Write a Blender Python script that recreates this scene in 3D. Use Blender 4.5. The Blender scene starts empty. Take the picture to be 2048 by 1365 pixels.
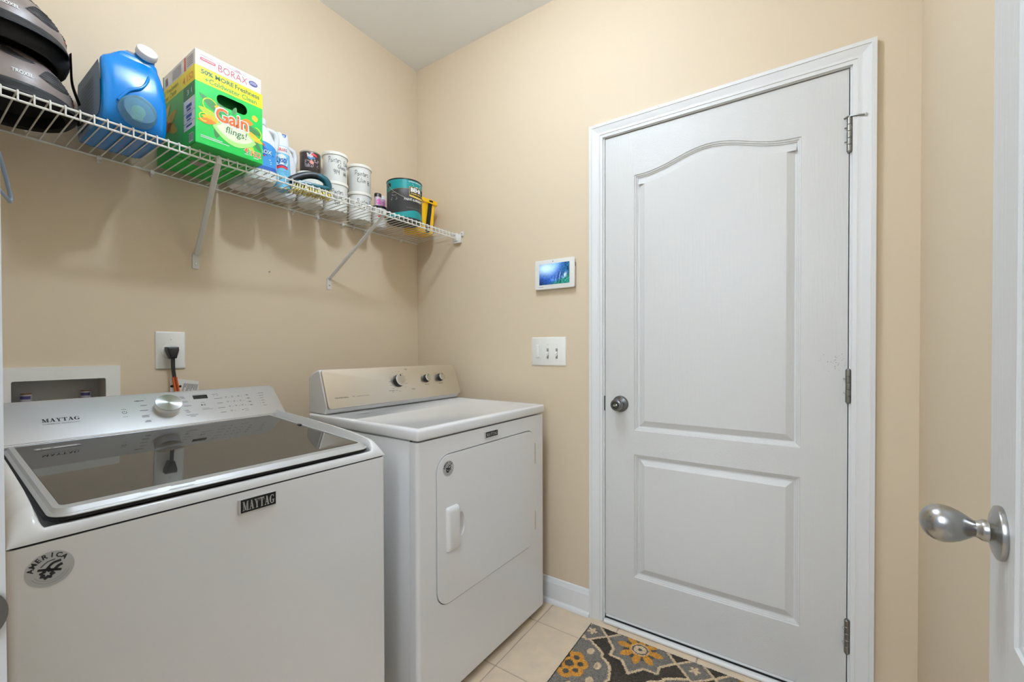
import bpy, bmesh, math, random
import numpy as np
from mathutils import Vector, Matrix
R = math.radians
random.seed(7)
scn = bpy.context.scene
COL = scn.collection

# ------------------------------------------------------------------ camera
cam = bpy.data.cameras.new('camera')
cam.sensor_width = 36.0
cam.lens = 848.33 * 36 / 2048
cam.shift_y = (707.35 - 682.5) / 2048
cam.clip_start = 0.02
camo = bpy.data.objects.new('camera', cam)
COL.objects.link(camo)
cr = Vector((0.55729077, -0.83031406, -0.00235904))
cu = Vector((0.00938468, 0.00345782, 0.99994998))
cf = Vector((0.83026437, 0.55728504, -0.00971924))
mw = Matrix((cr, cu, -cf)).transposed().to_4x4()
mw.translation = Vector((-1.7262, -1.81258, 1.16744))
camo.matrix_world = mw
scn.camera = camo

# ------------------------------------------------------------------ world, lights, exposure
world = bpy.data.worlds.new('world')
scn.world = world
world.use_nodes = True
world.node_tree.nodes['Background'].inputs[0].default_value = (0.9, 0.96, 1.04, 1)
world.node_tree.nodes['Background'].inputs[1].default_value = 0.45


def lamp(name, kind, loc, energy, color, **kw):
    l = bpy.data.lights.new(name, kind)
    l.energy = energy
    l.color = color
    for k, v in kw.items():
        setattr(l, k, v)
    o = bpy.data.objects.new(name, l)
    o.location = loc
    COL.objects.link(o)
    return o


lamp('ceiling_lamp', 'POINT', (-0.98, -1.10, 2.66), 22.5, (0.81, 0.95, 1.13), shadow_soft_size=0.042)
up_ = lamp('ceiling_bounce_fill', 'AREA', (-0.98, -1.10, 2.42), 31, (0.81, 0.95, 1.13), shape='DISK', size=0.3, spread=R(82))  # added fill aimed up at the ceiling for soft bounce, not a fixture
up_.rotation_euler = (R(180), 0, 0)
hl = lamp('hall_fill', 'AREA', (-2.9, -1.6, 2.2), 32, (0.84, 0.96, 1.10), shape='RECTANGLE', size=1.2, size_y=1.2)  # unseen fill added beyond the doorway to brighten the room
hl.rotation_euler = (R(55), 0, R(-90))
scn.view_settings.view_transform = 'Standard'
scn.view_settings.look = 'None'
scn.view_settings.gamma = 1
scn.view_settings.exposure = 0.16
scn.view_settings.use_curve_mapping = False


# ------------------------------------------------------------------ materials
def lin(c):
    return tuple(((v / 255) / 12.92 if v / 255 <= 0.04045 else ((v / 255 + 0.055) / 1.055) ** 2.4) for v in c)


MATS = {}


def mat(name, rgb, rough=0.5, metal=0.0, spec=0.5, bump=None, vary=None, coat=0, trans=0, emit=0, aniso=0, hue=None, ior=1.45, alpha=1):
    """bump=(scale xyz, strength); vary=(scale xyz, amount) brightness noise"""
    if name in MATS:
        return MATS[name]
    m = bpy.data.materials.new(name)
    MATS[name] = m
    m.use_nodes = True
    nt = m.node_tree
    b = nt.nodes['Principled BSDF']
    c = lin(rgb)
    b.inputs['Base Color'].default_value = (*c, 1)
    b.inputs['Roughness'].default_value = rough
    b.inputs['Metallic'].default_value = metal
    b.inputs['Specular IOR Level'].default_value = spec
    b.inputs['IOR'].default_value = ior
    b.inputs['Coat Weight'].default_value = coat
    b.inputs['Coat Roughness'].default_value = 0.05
    b.inputs['Transmission Weight'].default_value = trans
    b.inputs['Alpha'].default_value = alpha
    if aniso:
        b.inputs['Anisotropic'].default_value = aniso
        t = nt.nodes.new('ShaderNodeTangent')
        t.direction_type = 'RADIAL'
        t.axis = 'Z'
        nt.links.new(t.outputs[0], b.inputs['Tangent'])
    if emit:
        b.inputs['Emission Color'].default_value = (*c, 1)
        b.inputs['Emission Strength'].default_value = emit

    def noise(scale):
        tc = nt.nodes.new('ShaderNodeTexCoord')
        mp = nt.nodes.new('ShaderNodeMapping')
        mp.inputs['Scale'].default_value = scale if hasattr(scale, '__len__') else (scale,) * 3
        nt.links.new(tc.outputs['Object'], mp.inputs[0])
        n = nt.nodes.new('ShaderNodeTexNoise')
        n.inputs['Scale'].default_value = 1
        n.inputs['Detail'].default_value = 4
        nt.links.new(mp.outputs[0], n.inputs['Vector'])
        return n
    if vary:
        n = noise(vary[0])
        mx = nt.nodes.new('ShaderNodeMix')
        mx.data_type = 'RGBA'
        a = vary[1]
        mx.inputs[6].default_value = (*[v * (1 - a) for v in c], 1)
        mx.inputs[7].default_value = (*[min(1, v * (1 + a)) for v in c], 1)
        if hue:
            mx.inputs[7].default_value = (*lin(hue), 1)
        nt.links.new(n.outputs[0], mx.inputs[0])
        nt.links.new(mx.outputs[2], b.inputs['Base Color'])
    if bump:
        n = noise(bump[0])
        bp = nt.nodes.new('ShaderNodeBump')
        bp.inputs['Strength'].default_value = bump[1]
        bp.inputs['Distance'].default_value = 0.002
        nt.links.new(n.outputs[0], bp.inputs['Height'])
        nt.links.new(bp.outputs[0], b.inputs['Normal'])
    return m


WALL = mat('wall_paint', (217, 199, 172), 0.6, spec=0.3, bump=(180, 0.08))
CEIL = mat('ceiling_paint', (245, 245, 244), 0.8, bump=(120, 0.1))
TRIM = mat('trim_paint', (226, 226, 225), 0.35, spec=0.5)
DOORV = mat('door_paint_vertical', (212, 211, 208), 0.38, bump=((160, 420, 9), 0.45))
DOORH = mat('door_paint_horizontal', (212, 211, 208), 0.38, bump=((160, 9, 420), 0.55))
ENAMEL = mat('white_enamel', (230, 230, 230), 0.14, spec=0.5, coat=0.2)
ENAMEL2 = mat('white_plastic_deck', (228, 228, 227), 0.16, spec=0.5)
SEAM = mat('seam_shade', (35, 34, 33), 0.8)
WIREM = mat('white_wire_coating', (228, 227, 220), 0.3)
PLASTIC = mat('white_plastic', (230, 229, 224), 0.35)
IVORY = mat('soft_white_plastic', (236, 234, 226), 0.35)
STEEL = mat('brushed_steel', (224, 219, 210), 0.32, 1.0, bump=((3, 900, 900), 0.06))
SILVER = mat('satin_silver', (214, 214, 214), 0.34, 0.75, bump=((3, 700, 700), 0.03))
LIDSIL = mat('lid_silver', (186, 186, 184), 0.45, 0.35)
NICKEL = mat('satin_nickel', (168, 167, 165), 0.25, 1.0)
KNOBM = mat('turned_aluminium', (215, 215, 215), 0.24, 1.0, aniso=0.85)
CHROME = mat('bright_metal', (215, 213, 210), 0.15, 1.0)
HINGEM = mat('dull_hinge_metal', (140, 139, 135), 0.4, 1.0)
DARKMET = mat('dark_pewter', (70, 70, 70), 0.3, 0.9)
GLASS = mat('tinted_lid_glass', (52, 51, 49), 0.03, spec=0.55)
BLACK = mat('black_plastic', (22, 22, 23), 0.4)
BLACKM = mat('black_matte', (14, 14, 15), 0.75)
INK = mat('black_ink', (28, 28, 30), 0.6)
GREYINK = mat('grey_ink', (98, 98, 98), 0.6)
WHITEINK = mat('white_ink', (238, 238, 236), 0.5)
STICK = mat('grey_sticker', (184, 184, 184), 0.4)
RUBBER = mat('black_rubber', (24, 24, 24), 0.7)


def flat(name, rgb, rough=0.45):
    return mat(name, rgb, rough)


# ------------------------------------------------------------------ geometry helpers
class G:
    def __init__(s, v=None, f=None):
        s.v = list(v or [])
        s.f = list(f or [])

    def add(s, o, M=None):
        n = len(s.v)
        if M is not None:
            s.v += [tuple(M @ Vector(p)) for p in o.v]
        else:
            s.v += list(o.v)
        s.f += [tuple(i + n for i in f) for f in o.f]
        return s

    def xf(s, M):
        s.v = [tuple(M @ Vector(p)) for p in s.v]
        return s


def T(x, y, z):
    return Matrix.Translation((x, y, z))


def frame(o, ux, uv, n):
    m = Matrix((Vector(ux), Vector(uv), Vector(n))).transposed().to_4x4()
    m.translation = Vector(o)
    return m


def box(x0, x1, y0, y1, z0, z1):
    return G([(x0, y0, z0), (x1, y0, z0), (x1, y1, z0), (x0, y1, z0), (x0, y0, z1), (x1, y0, z1), (x1, y1, z1), (x0, y1, z1)],
             [(0, 3, 2, 1), (4, 5, 6, 7), (0, 1, 5, 4), (1, 2, 6, 5), (2, 3, 7, 6), (3, 0, 4, 7)])


def from_bm(bm):
    bm.verts.index_update()
    g = G([tuple(v.co) for v in bm.verts], [tuple(v.index for v in f.verts) for f in bm.faces])
    bm.free()
    return g


def rbox(x0, x1, y0, y1, z0, z1, r, seg=2):
    bm = bmesh.new()
    b = box(x0, x1, y0, y1, z0, z1)
    vs = [bm.verts.new(p) for p in b.v]
    for f in b.f:
        bm.faces.new([vs[i] for i in f])
    r = min(r, 0.49 * min(abs(x1 - x0), abs(y1 - y0), abs(z1 - z0)))
    bmesh.ops.bevel(bm, geom=list(bm.edges), offset=r, segments=seg, profile=0.5, affect='EDGES')
    return from_bm(bm)


def rrect(u0, u1, v0, v1, r, n=6):
    """CCW rounded rectangle; r = one radius or four (bl, br, tr, tl)"""
    rs = r if hasattr(r, '__len__') else (r,) * 4
    out = []
    for (cx, cy, a0), q in zip(((u0, v0, 180), (u1, v0, 270), (u1, v1, 0), (u0, v1, 90)), rs):
        sx = 1 if cx == u0 else -1
        sy = 1 if cy == v0 else -1
        ox, oy = cx + sx * q, cy + sy * q
        for i in range(n + 1):
            a = R(a0 + 90 * i / n)
            out.append((ox + q * math.cos(a), oy + q * math.sin(a)))
    return out


def circ(cx, cy, r, n=24, ry=None):
    ry = ry or r
    return [(cx + r * math.cos(2 * math.pi * i / n), cy + ry * math.sin(2 * math.pi * i / n)) for i in range(n)]


def prism(poly, a, b, M=None):
    """polygon in xy, extruded z a..b, optionally transformed"""
    n = len(poly)
    g = G([(x, y, a) for x, y in poly] + [(x, y, b) for x, y in poly],
          [tuple(range(n))[::-1], tuple(range(n, 2 * n))] + [(i, (i + 1) % n, n + (i + 1) % n, n + i) for i in range(n)])
    return g.xf(M) if M is not None else g


def loft(rings, cap0=True, cap1=True, closed=True):
    n = len(rings[0])
    g = G()
    for r in rings:
        g.v += [tuple(p) for p in r]
    m = n if closed else n - 1
    for k in range(len(rings) - 1):
        for i in range(m):
            j = (i + 1) % n
            g.f.append((k * n + i, k * n + j, (k + 1) * n + j, (k + 1) * n + i))
    if cap0:
        g.f.append(tuple(range(n))[::-1])
    if cap1:
        g.f.append(tuple(range((len(rings) - 1) * n, len(rings) * n)))
    return g


def lathe(prof, n=32, sx=1, sy=1, caps=True):
    rings = [[(r * math.cos(2 * math.pi * i / n) * sx, r * math.sin(2 * math.pi * i / n) * sy, z) for i in range(n)] for r, z in prof]
    return loft(rings, caps, caps)


def tube(pts, r, n=8, closed=False):
    P = [Vector(p) for p in pts]
    rings = []
    up = None
    for i, p in enumerate(P):
        if closed:
            t = P[(i + 1) % len(P)] - P[i - 1]
        else:
            t = P[min(i + 1, len(P) - 1)] - P[max(i - 1, 0)]
        t.normalize()
        if up is None:
            up = Vector((0, 0, 1)) if abs(t.z) < 0.9 else Vector((1, 0, 0))
        s = t.cross(up).normalized()
        up = s.cross(t).normalized()
        rr = r[i] if hasattr(r, '__len__') else r
        rings.append([tuple(p + s * rr * math.cos(2 * math.pi * k / n) + up * rr * math.sin(2 * math.pi * k / n)) for k in range(n)])
    if closed:
        rings.append(rings[0])
    return loft(rings, not closed, not closed)


def smooth_path(pts, k=6):
    P = [Vector(p) for p in pts]
    out = []
    for i in range(len(P) - 1):
        p0, p1, p2, p3 = P[max(i - 1, 0)], P[i], P[i + 1], P[min(i + 2, len(P) - 1)]
        for j in range(k):
            t = j / k
            out.append(0.5 * ((2 * p1) + (p2 - p0) * t + (2 * p0 - 5 * p1 + 4 * p2 - p3) * t * t + (3 * p1 - p0 - 3 * p2 + p3) * t ** 3))
    out.append(P[-1])
    return out


def holed(outer, holes, z0, z1):
    """plate in xy between z0 and z1 with through holes"""
    bm = bmesh.new()
    es = []
    for lp in [outer] + holes:
        vs = [bm.verts.new((x, y, z1)) for x, y in lp]
        es += [bm.edges.new((vs[i], vs[(i + 1) % len(vs)])) for i in range(len(vs))]
    bmesh.ops.triangle_fill(bm, use_beauty=True, use_dissolve=False, edges=es)
    bmesh.ops.recalc_face_normals(bm, faces=bm.faces)
    if bm.faces and sum(f.normal.z * f.calc_area() for f in bm.faces) < 0:
        bmesh.ops.reverse_faces(bm, faces=bm.faces)
    top = from_bm(bm)
    g = G(top.v, top.f)
    n = len(top.v)
    g.v += [(x, y, z0) for x, y, z in top.v]
    g.f += [tuple(i + n for i in f)[::-1] for f in top.f]
    for k, lp in enumerate([outer] + holes):
        b = len(g.v)
        m = len(lp)
        g.v += [(x, y, z0) for x, y in lp] + [(x, y, z1) for x, y in lp]
        for i in range(m):
            q = (b + i, b + (i + 1) % m, b + m + (i + 1) % m, b + m + i)
            g.f.append(q if k == 0 else q[::-1])
    return g


# ------------------------------------------------------------------ objects
def link(o, parent=None):
    COL.objects.link(o)
    if parent is not None:
        o.parent = parent
    return o


def obj(name, g, m, parent=None, smooth=30, recalc=False):
    me = bpy.data.meshes.new(name)
    me.from_pydata(g.v, [], g.f)
    if recalc:
        bm = bmesh.new()
        bm.from_mesh(me)
        bmesh.ops.recalc_face_normals(bm, faces=bm.faces)
        bm.to_mesh(me)
        bm.free()
    me.update()
    if smooth:
        me.shade_smooth()
        me.set_sharp_from_angle(angle=R(smooth))
    me.materials.append(m)
    o = bpy.data.objects.new(name, me)
    return link(o, parent)


def tag(o, label=None, cat=None, group=None, kind=None):
    if label: o['label'] = label
    if cat: o['category'] = cat
    if group: o['group'] = group
    if kind: o['kind'] = kind
    return o


def thing(name, label, cat, loc=(0, 0, 0), rz=0, group=None):
    o = bpy.data.objects.new(name, None)
    o.empty_display_size = 0.05
    o.location = loc
    o.rotation_euler = (0, 0, rz)
    link(o)
    return tag(o, label, cat, group)


def struct(name, g, m, smooth=30):
    return tag(obj(name, g, m, None, smooth), kind='structure')


def structe(name, loc=(0, 0, 0), rz=0):
    o = bpy.data.objects.new(name, None)
    o.empty_display_size = 0.05
    o.location = loc
    o.rotation_euler = (0, 0, rz)
    return tag(link(o), kind='structure')


def copy_tree(o, parent=None):
    c = o.copy()
    COL.objects.link(c)
    c.parent = parent
    for ch in list(o.children):
        copy_tree(ch, c)
    return c


# ------------------------------------------------------------------ lettering
TMP = bpy.data.scenes.new('lettering')
TC = {}


def text(s, w=None, h=None, bold=0.0, shear=0.0, sub=None):
    """2D lettering fitted to a box: returns G with z=0"""
    key = (s, bold, shear)
    if key not in TC:
        cu_ = bpy.data.curves.new('t', 'FONT')
        cu_.body = s
        cu_.size = 1
        cu_.offset = bold
        cu_.shear = shear
        cu_.resolution_u = 3
        o = bpy.data.objects.new('t', cu_)
        TMP.collection.objects.link(o)
        vl = TMP.view_layers[0]
        vl.update()
        ev = o.evaluated_get(vl.depsgraph)
        me = ev.to_mesh()
        TC[key] = ([tuple(v.co) for v in me.vertices], [tuple(p.vertices) for p in me.polygons])
        ev.to_mesh_clear()
        bpy.data.objects.remove(o)
        bpy.data.curves.remove(cu_)
    v, f = TC[key]
    x0, x1 = min(p[0] for p in v), max(p[0] for p in v)
    y0, y1 = min(p[1] for p in v), max(p[1] for p in v)
    if h is None: h = w * (y1 - y0) / (x1 - x0)
    if w is None: w = h * (x1 - x0) / (y1 - y0)
    g = G([((p[0] - x0) / (x1 - x0) * w, (p[1] - y0) / (y1 - y0) * h, 0) for p in v], f)
    if sub:
        bm = bmesh.new()
        vs = [bm.verts.new(p) for p in g.v]
        for q in g.f:
            try: bm.faces.new([vs[i] for i in q])
            except ValueError: pass
        for _ in range(3):
            le = [e for e in bm.edges if e.calc_length() > sub]
            if not le: break
            bmesh.ops.subdivide_edges(bm, edges=le, cuts=1)
            bmesh.ops.triangulate(bm, faces=bm.faces)
        g = from_bm(bm)
    return g


def poly2(pts):
    return G([(x, y, 0) for x, y in pts], [tuple(range(len(pts)))])


def fan(pts):
    cx = sum(p[0] for p in pts) / len(pts)
    cy = sum(p[1] for p in pts) / len(pts)
    n = len(pts)
    return G([(x, y, 0) for x, y in pts] + [(cx, cy, 0)], [(i, (i + 1) % n, n) for i in range(n)])


def ribbon(pts, t):
    g = G()
    n = len(pts)
    for i, (x, y) in enumerate(pts):
        a = pts[max(i - 1, 0)]
        b = pts[min(i + 1, n - 1)]
        dx, dy = b[0] - a[0], b[1] - a[1]
        l = math.hypot(dx, dy) or 1
        g.v += [(x - dy / l * t / 2, y + dx / l * t / 2, 0), (x + dy / l * t / 2, y - dx / l * t / 2, 0)]
    for i in range(n - 1):
        g.f.append((2 * i, 2 * i + 1, 2 * i + 3, 2 * i + 2))
    return g


def rect2(u0, u1, v0, v1, nu=1):
    g = G()
    for i in range(nu + 1):
        u = u0 + (u1 - u0) * i / nu
        g.v += [(u, v0, 0), (u, v1, 0)]
    for i in range(nu):
        g.f.append((2 * i, 2 * i + 2, 2 * i + 3, 2 * i + 1))
    return g


def shift(g, du, dv, rot=0):
    c, s = math.cos(rot), math.sin(rot)
    return G([(p[0] * c - p[1] * s + du, p[0] * s + p[1] * c + dv, p[2]) for p in g.v], g.f)


def onflat(g, fr, lift=0.0005):
    return G([tuple(fr @ Vector((p[0], p[1], p[2] + lift))) for p in g.v], g.f)


def oncyl(g, cx, cy, r, a0, lift=0.0006, r2=None, h=1):
    """u -> angle from a0 (degrees, left edge), v -> height; r2 radius at height h (taper)"""
    out = []
    for u, v, z in g.v:
        rr = r if r2 is None else r + (r2 - r) * v / h
        a = R(a0) + u / r
        rr += lift + z
        out.append((cx + rr * math.cos(a), cy + rr * math.sin(a), v))
    return G(out, g.f)


# heavy slab serif letters for the appliance badges (unit height)
def bar(x0, y0, x1, y1, w0):
    dx, dy = x1 - x0, y1 - y0
    return [(x0 - w0 / 2, y0), (x0 + w0 / 2, y0), (x1 + w0 / 2, y1), (x1 - w0 / 2, y1)]


SERIF = {
    'M': (1.16, [bar(.17, 0, .17, 1, .09), bar(.22, 1, .56, .05, .24), bar(.56, .05, .86, 1, .09), bar(.92, 0, .92, 1, .26),
                 [(0, 0), (.36, 0), (.36, .08), (0, .08)], [(.0, .92), (.3, .92), (.3, 1), (0, 1)],
                 [(.7, 0), (1.14, 0), (1.14, .08), (.7, .08)], [(.8, .92), (1.14, .92), (1.14, 1), (.8, 1)]]),
    'A': (1.0, [bar(.2, 0, .5, 1, .1), bar(.78, 0, .48, 1, .27), [(.26, .28), (.66, .28), (.66, .37), (.28, .37)],
                [(.02, 0), (.38, 0), (.38, .08), (.02, .08)], [(.56, 0), (.99, 0), (.99, .08), (.56, .08)]]),
    'Y': (.98, [bar(.24, 1, .48, .45, .26), bar(.78, 1, .54, .45, .1), bar(.5, 0, .5, .5, .26),
                [(.02, .92), (.44, .92), (.44, 1), (.02, 1)], [(.6, .92), (.96, .92), (.96, 1), (.6, 1)], [(.28, 0), (.72, 0), (.72, .08), (.28, .08)]]),
    'T': (.92, [bar(.46, 0, .46, 1, .26), [(.02, .9), (.9, .9), (.9, 1), (.02, 1)], [(.02, .66), (.09, .66), (.14, .92), (.02, .92)],
                [(.83, .66), (.9, .66), (.9, .92), (.78, .92)], [(.24, 0), (.68, 0), (.68, .08), (.24, .08)]]),
    'G': (1.0, [[(.5 + .48 * math.cos(R(a)), .5 + .5 * math.sin(R(a))), (.5 + .48 * math.cos(R(a + 22)), .5 + .5 * math.sin(R(a + 22))),
                 (.53 + (.48 - w2) * math.cos(R(a + 22)), .5 + (.5 - .09) * math.sin(R(a + 22))), (.53 + (.48 - w1) * math.cos(R(a)), .5 + (.5 - .09) * math.sin(R(a)))]
                for a, w1, w2 in [(40, .1, .1), (62, .1, .12), (84, .12, .16), (106, .16, .22), (128, .22, .26), (150, .26, .27), (172, .27, .26), (194, .26, .22), (216, .22, .17), (238, .17, .12), (260, .12, .1), (282, .1, .1), (304, .1, .1)]] +
          [[(.66, .02), (.9, .1), (.9, .42), (.66, .42)], [(.54, .37), (.99, .37), (.99, .45), (.54, .45)], [(.8, .7), (.88, .7), (.88, .98), (.83, .98)]]),
}


def serif(s, w, h):
    g = G()
    x = 0
    for ch in s:
        a, ps = SERIF[ch]
        for p in ps:
            g.add(shift(poly2(p), x, 0))
        x += a + .02
    return G([(p[0] / x * w, p[1] * h, 0) for p in g.v], g.f)


# marker-pen handwriting: width and strokes on a 10-unit grid
HW = {
    'P': (6, ['0,0 1,10', '-1,8 1,10 4,10 6,8 4,5 1,4']), 'a': (5, ['4,4 2,5 0,3 1,0 3,1 4,4 5,0']), 'i': (2.4, ['1,4 1,0', '1,6 1,7']),
    'n': (5, ['0,0 0,4', '0,3 2,5 4,4 4,0']), 't': (4, ['2,8 2,0 3,0', '0,5 4,6']), 'e': (4.4, ['0,2 4,3 3,5 1,5 0,2 1,0 4,1']),
    'r': (3.6, ['0,5 0,0', '0,3 2,5 4,4']), 's': (3.6, ['3,5 1,5 1,3 3,2 3,0 0,0']), 'E': (5, ['4,10 0,9 1,0 5,1', '0,5 4,6']),
    'd': (5, ['4,4 1,5 0,2 2,0 4,3', '4,10 4,0']), 'g': (5, ['4,4 1,5 0,2 2,0 4,3', '4,5 4,-4 1,-4']), 'G': (7, ['6,9 3,10 0,6 1,1 5,0 6,4 3,4']),
    'l': (2, ['0,10 1,0']), 'o': (4.6, ['2,5 0,3 1,0 3,0 4,3 2,5']), 'S': (5, ['5,9 2,10 0,8 4,4 3,0 0,1']), 'W': (8, ['0,9 2,0 4,7 6,0 8,10']),
    'h': (5, ['0,10 0,0', '0,3 2,5 4,4 4,0']), 'K': (6, ['0,10 0,0', '5,10 0,4 6,0']), 'm': (7, ['0,0 0,4', '0,3 2,5 3,3 3,0', '3,3 5,5 6,3 6,0']),
    'B': (6, ['0,0 0,10 4,9 4,6 0,5 5,4 4,0 0,0']), 'c': (4, ['4,4 2,5 0,3 1,0 4,1']), 'k': (4.6, ['0,9 0,0', '4,5 0,2 4,0']), 'M': (8, ['0,0 1,9 4,3 7,10 7,0']),
    '9': (5, ['4,9 1,10 0,7 2,5 4,8', '4,10 3,0']), '1': (2.6, ['1,0 1,10']), '4': (5, ['0,10 0,5 4,5', '4,10 3,-1']), ' ': (4, []), 'u': (5, ['0,5 1,0 3,1 4,5 4,0']),
}


def hand(s, h, t, w=None, rnd=random.Random(3)):
    g = G()
    x = 0
    for ch in s:
        a, st = HW[ch]
        for q in st:
            pts = [tuple(map(float, p.split(','))) for p in q.split()]
            if len(pts) > 2:
                pts = [(p.x, p.y) for p in smooth_path([(a_, b_, 0) for a_, b_ in pts], 3)]
            dy = rnd.uniform(-.5, .5)
            g.add(ribbon([((p[0] + x) * h / 10, (p[1] + dy) * h / 10) for p in pts], t))
        x += a + 1.3
    W = x * h / 10
    if w:
        g = G([(p[0] * w / W, p[1], 0) for p in g.v], g.f)
    return g


def dashes(specs):
    """illegible print: (u0,u1,v,thickness)"""
    g = G()
    for u0, u1, v, t in specs:
        g.add(rect2(u0, u1, v - t / 2, v + t / 2))
    return g


# ================================================================== room shell
W_, HC, XL = 2.117, 2.76, -1.68
# floor: grout bed with tiles laid as pieces
fl = struct('floor', box(-3.6, 0.10, -2.25, 0.10, -0.03, -0.003), mat('grout', (176, 158, 140), 0.9, bump=(300, 0.3)))
TILE = mat('beige_stone_tile', (206, 190, 172), 0.36, vary=((14, 14, 14), 0.10), hue=(232, 208, 172), bump=((60, 60, 60), 0.35))
nt = TILE.node_tree
oi = nt.nodes.new('ShaderNodeObjectInfo')
for l in list(nt.links):
    if l.to_node.type == 'MAPPING':
        src = l.from_socket
        nt.links.remove(l)
        ad = nt.nodes.new('ShaderNodeVectorMath')
        ad.operation = 'ADD'
        ml = nt.nodes.new('ShaderNodeMath')
        ml.operation = 'MULTIPLY'
        ml.inputs[1].default_value = 37
        nt.links.new(oi.outputs['Random'], ml.inputs[0])
        nt.links.new(src, ad.inputs[0])
        nt.links.new(ml.outputs[0], ad.inputs[1])
        nt.links.new(ad.outputs[0], l.to_node.inputs[0]) if False else nt.links.new(ad.outputs[0], [n for n in nt.nodes if n.type == 'MAPPING' and not n.inputs[0].is_linked][0].inputs[0])
tw = 0.3065
tile0 = None
for i in range(12):
    for j in range(8):
        x1 = 0.142 - i * tw
        y1 = 0.027 - j * tw + 0.0 if j == 0 else 0.0265 - j * tw
        if tile0 is None:
            tile0 = obj('tile', rbox(-tw + 0.0045, 0, -tw + 0.0045, 0, -0.012, 0.0, 0.0015, 1), TILE, fl)
            t = tile0
        else:
            t = tile0.copy()
            link(t, fl)
        t.location = (x1 - 0.0015, y1 - 0.0015, random.uniform(-0.0006, 0))

struct('ceiling', box(-3.6, 0.12, -2.25, 0.12, HC, HC + 0.05), CEIL)
# back wall (behind the machines) with the recess for the washer outlet box
hx0, hx1, hz0, hz1 = -1.5262, -1.3296, 0.925, 1.0812
wb = G()
wb.add(box(XL - 0.12, hx0, 0, 0.1, 0, HC)).add(box(hx1, 0.0, 0, 0.1, 0, HC)).add(box(hx0, hx1, 0, 0.1, 0, hz0)).add(box(hx0, hx1, 0, 0.1, hz1, HC))
struct('wall_back', wb, WALL)
# right wall with the doorway
dy0, dy1, dz1 = -1.115, -1.967, 2.078
wr = G()
wr.add(box(0, 0.115, dy0, 0.1, 0, HC)).add(box(0, 0.115, -W_ - 0.1, dy1, 0, HC)).add(box(0, 0.115, dy1, dy0, dz1, HC))
struct('wall_right', wr, WALL)
struct('wall_front', box(XL - 0.12, 0.0, -W_ - 0.1, -W_, 0, HC), WALL)
# left wall with the doorway the camera stands in
ey0, ey1, ez1 = -1.135, -2.062, 2.078
wl = G()
wl.add(box(XL - 0.12, XL, ey0, 0.0, 0, HC)).add(box(XL - 0.12, XL, -W_, ey1, 0, HC)).add(box(XL - 0.12, XL, ey1, ey0, ez1, HC))
struct('wall_left', wl, WALL)

# baseboards: board with an ogee cap and a shoe moulding
BP = [(0, 0), (0.026, 0), (0.0255, 0.006), (0.022, 0.013), (0.0145, 0.018), (0.0135, 0.019), (0.0135, 0.082), (0.0125, 0.086), (0.0125, 0.09), (0.0095, 0.096), (0.0075, 0.104), (0.005, 0.110), (0, 0.1125)]


def baseboard(name, p0, p1, n):
    g = G()
    for p in (p0, p1):
        g.v += [(p[0] + n[0] * a, p[1] + n[1] * a, z) for a, z in BP]
    k = len(BP)
    g.f = [(i, (i + 1) % k, k + (i + 1) % k, k + i) for i in range(k)] + [tuple(range(k)), tuple(range(k, 2 * k))[::-1]]
    return tag(obj(name, g, TRIM, None, 25, True), kind='structure')


baseboard('baseboard_right', (0, -0.0, 0), (0, -1.0665, 0), (-1, 0))
baseboard('baseboard_right_end', (0, -2.016, 0), (0, -W_, 0), (-1, 0)).name = 'baseboard_right.001'
baseboard('baseboard_back', (XL, 0, 0), (-0.027, 0, 0), (0, -1))
baseboard('baseboard_front', (XL, -W_, 0), (-0.027, -W_, 0), (0, 1))

# casing of the closed door: three mitred boards
CP = [(0, 0), (0, 0.009), (0.011, 0.0100), (0.0125, 0.0122), (0.018, 0.0116), (0.026, 0.0120), (0.036, 0.0155), (0.0445, 0.0172), (0.0455, 0.0195), (0.0575, 0.0190), (0.0575, 0)]


def casing(name, yl, yr, zt, x0=0.0, sgn=-1, fl_=0.0):
    root = structe(name)
    k = len(CP)

    def board(e0, e1):
        g = G()
        g.v = [e0(w, t) for w, t in CP] + [e1(w, t) for w, t in CP]
        g.f = [(i, (i + 1) % k, k + (i + 1) % k, k + i) for i in range(k)] + [tuple(range(k)), tuple(range(k, 2 * k))[::-1]]
        obj('casing_board', g, TRIM, root, 25, True)
    board(lambda w, t: (x0 + sgn * t, yl + w, fl_), lambda w, t: (x0 + sgn * t, yl + w, zt + w))
    board(lambda w, t: (x0 + sgn * t, yl + w, zt + w), lambda w, t: (x0 + sgn * t, yr - w, zt + w))
    board(lambda w, t: (x0 + sgn * t, yr - w, zt + w), lambda w, t: (x0 + sgn * t, yr - w, fl_))
    return root


casing('trim_1', -1.125, -1.957, 2.0650)
# jamb lining, stop
jb = structe('trim_2')
obj('jamb_board', box(0, 0.115, -1.131, -1.115, 0, 2.078), TRIM, jb, 0)
obj('jamb_board', box(0, 0.115, -1.967, -1.951, 0, 2.078), TRIM, jb, 0)
obj('jamb_board', box(0, 0.115, -1.951, -1.131, 2.0625, 2.078), TRIM, jb, 0)
sg = box(0.040, 0.055, -1.143, -1.131, 0, 2.0625).add(box(0.040, 0.055, -1.951, -1.939, 0, 2.0625)).add(box(0.040, 0.055, -1.939, -1.143, 2.050, 2.0625))
obj('door_stop_strip', sg, mat('dark_weatherstrip', (60, 59, 57), 0.8), jb, 0)
obj('strike_plate', rbox(-0.002, 0.012, -1.1325, -1.129, 0.905, 0.968, 0.001, 1), DARKMET, jb)
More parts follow.
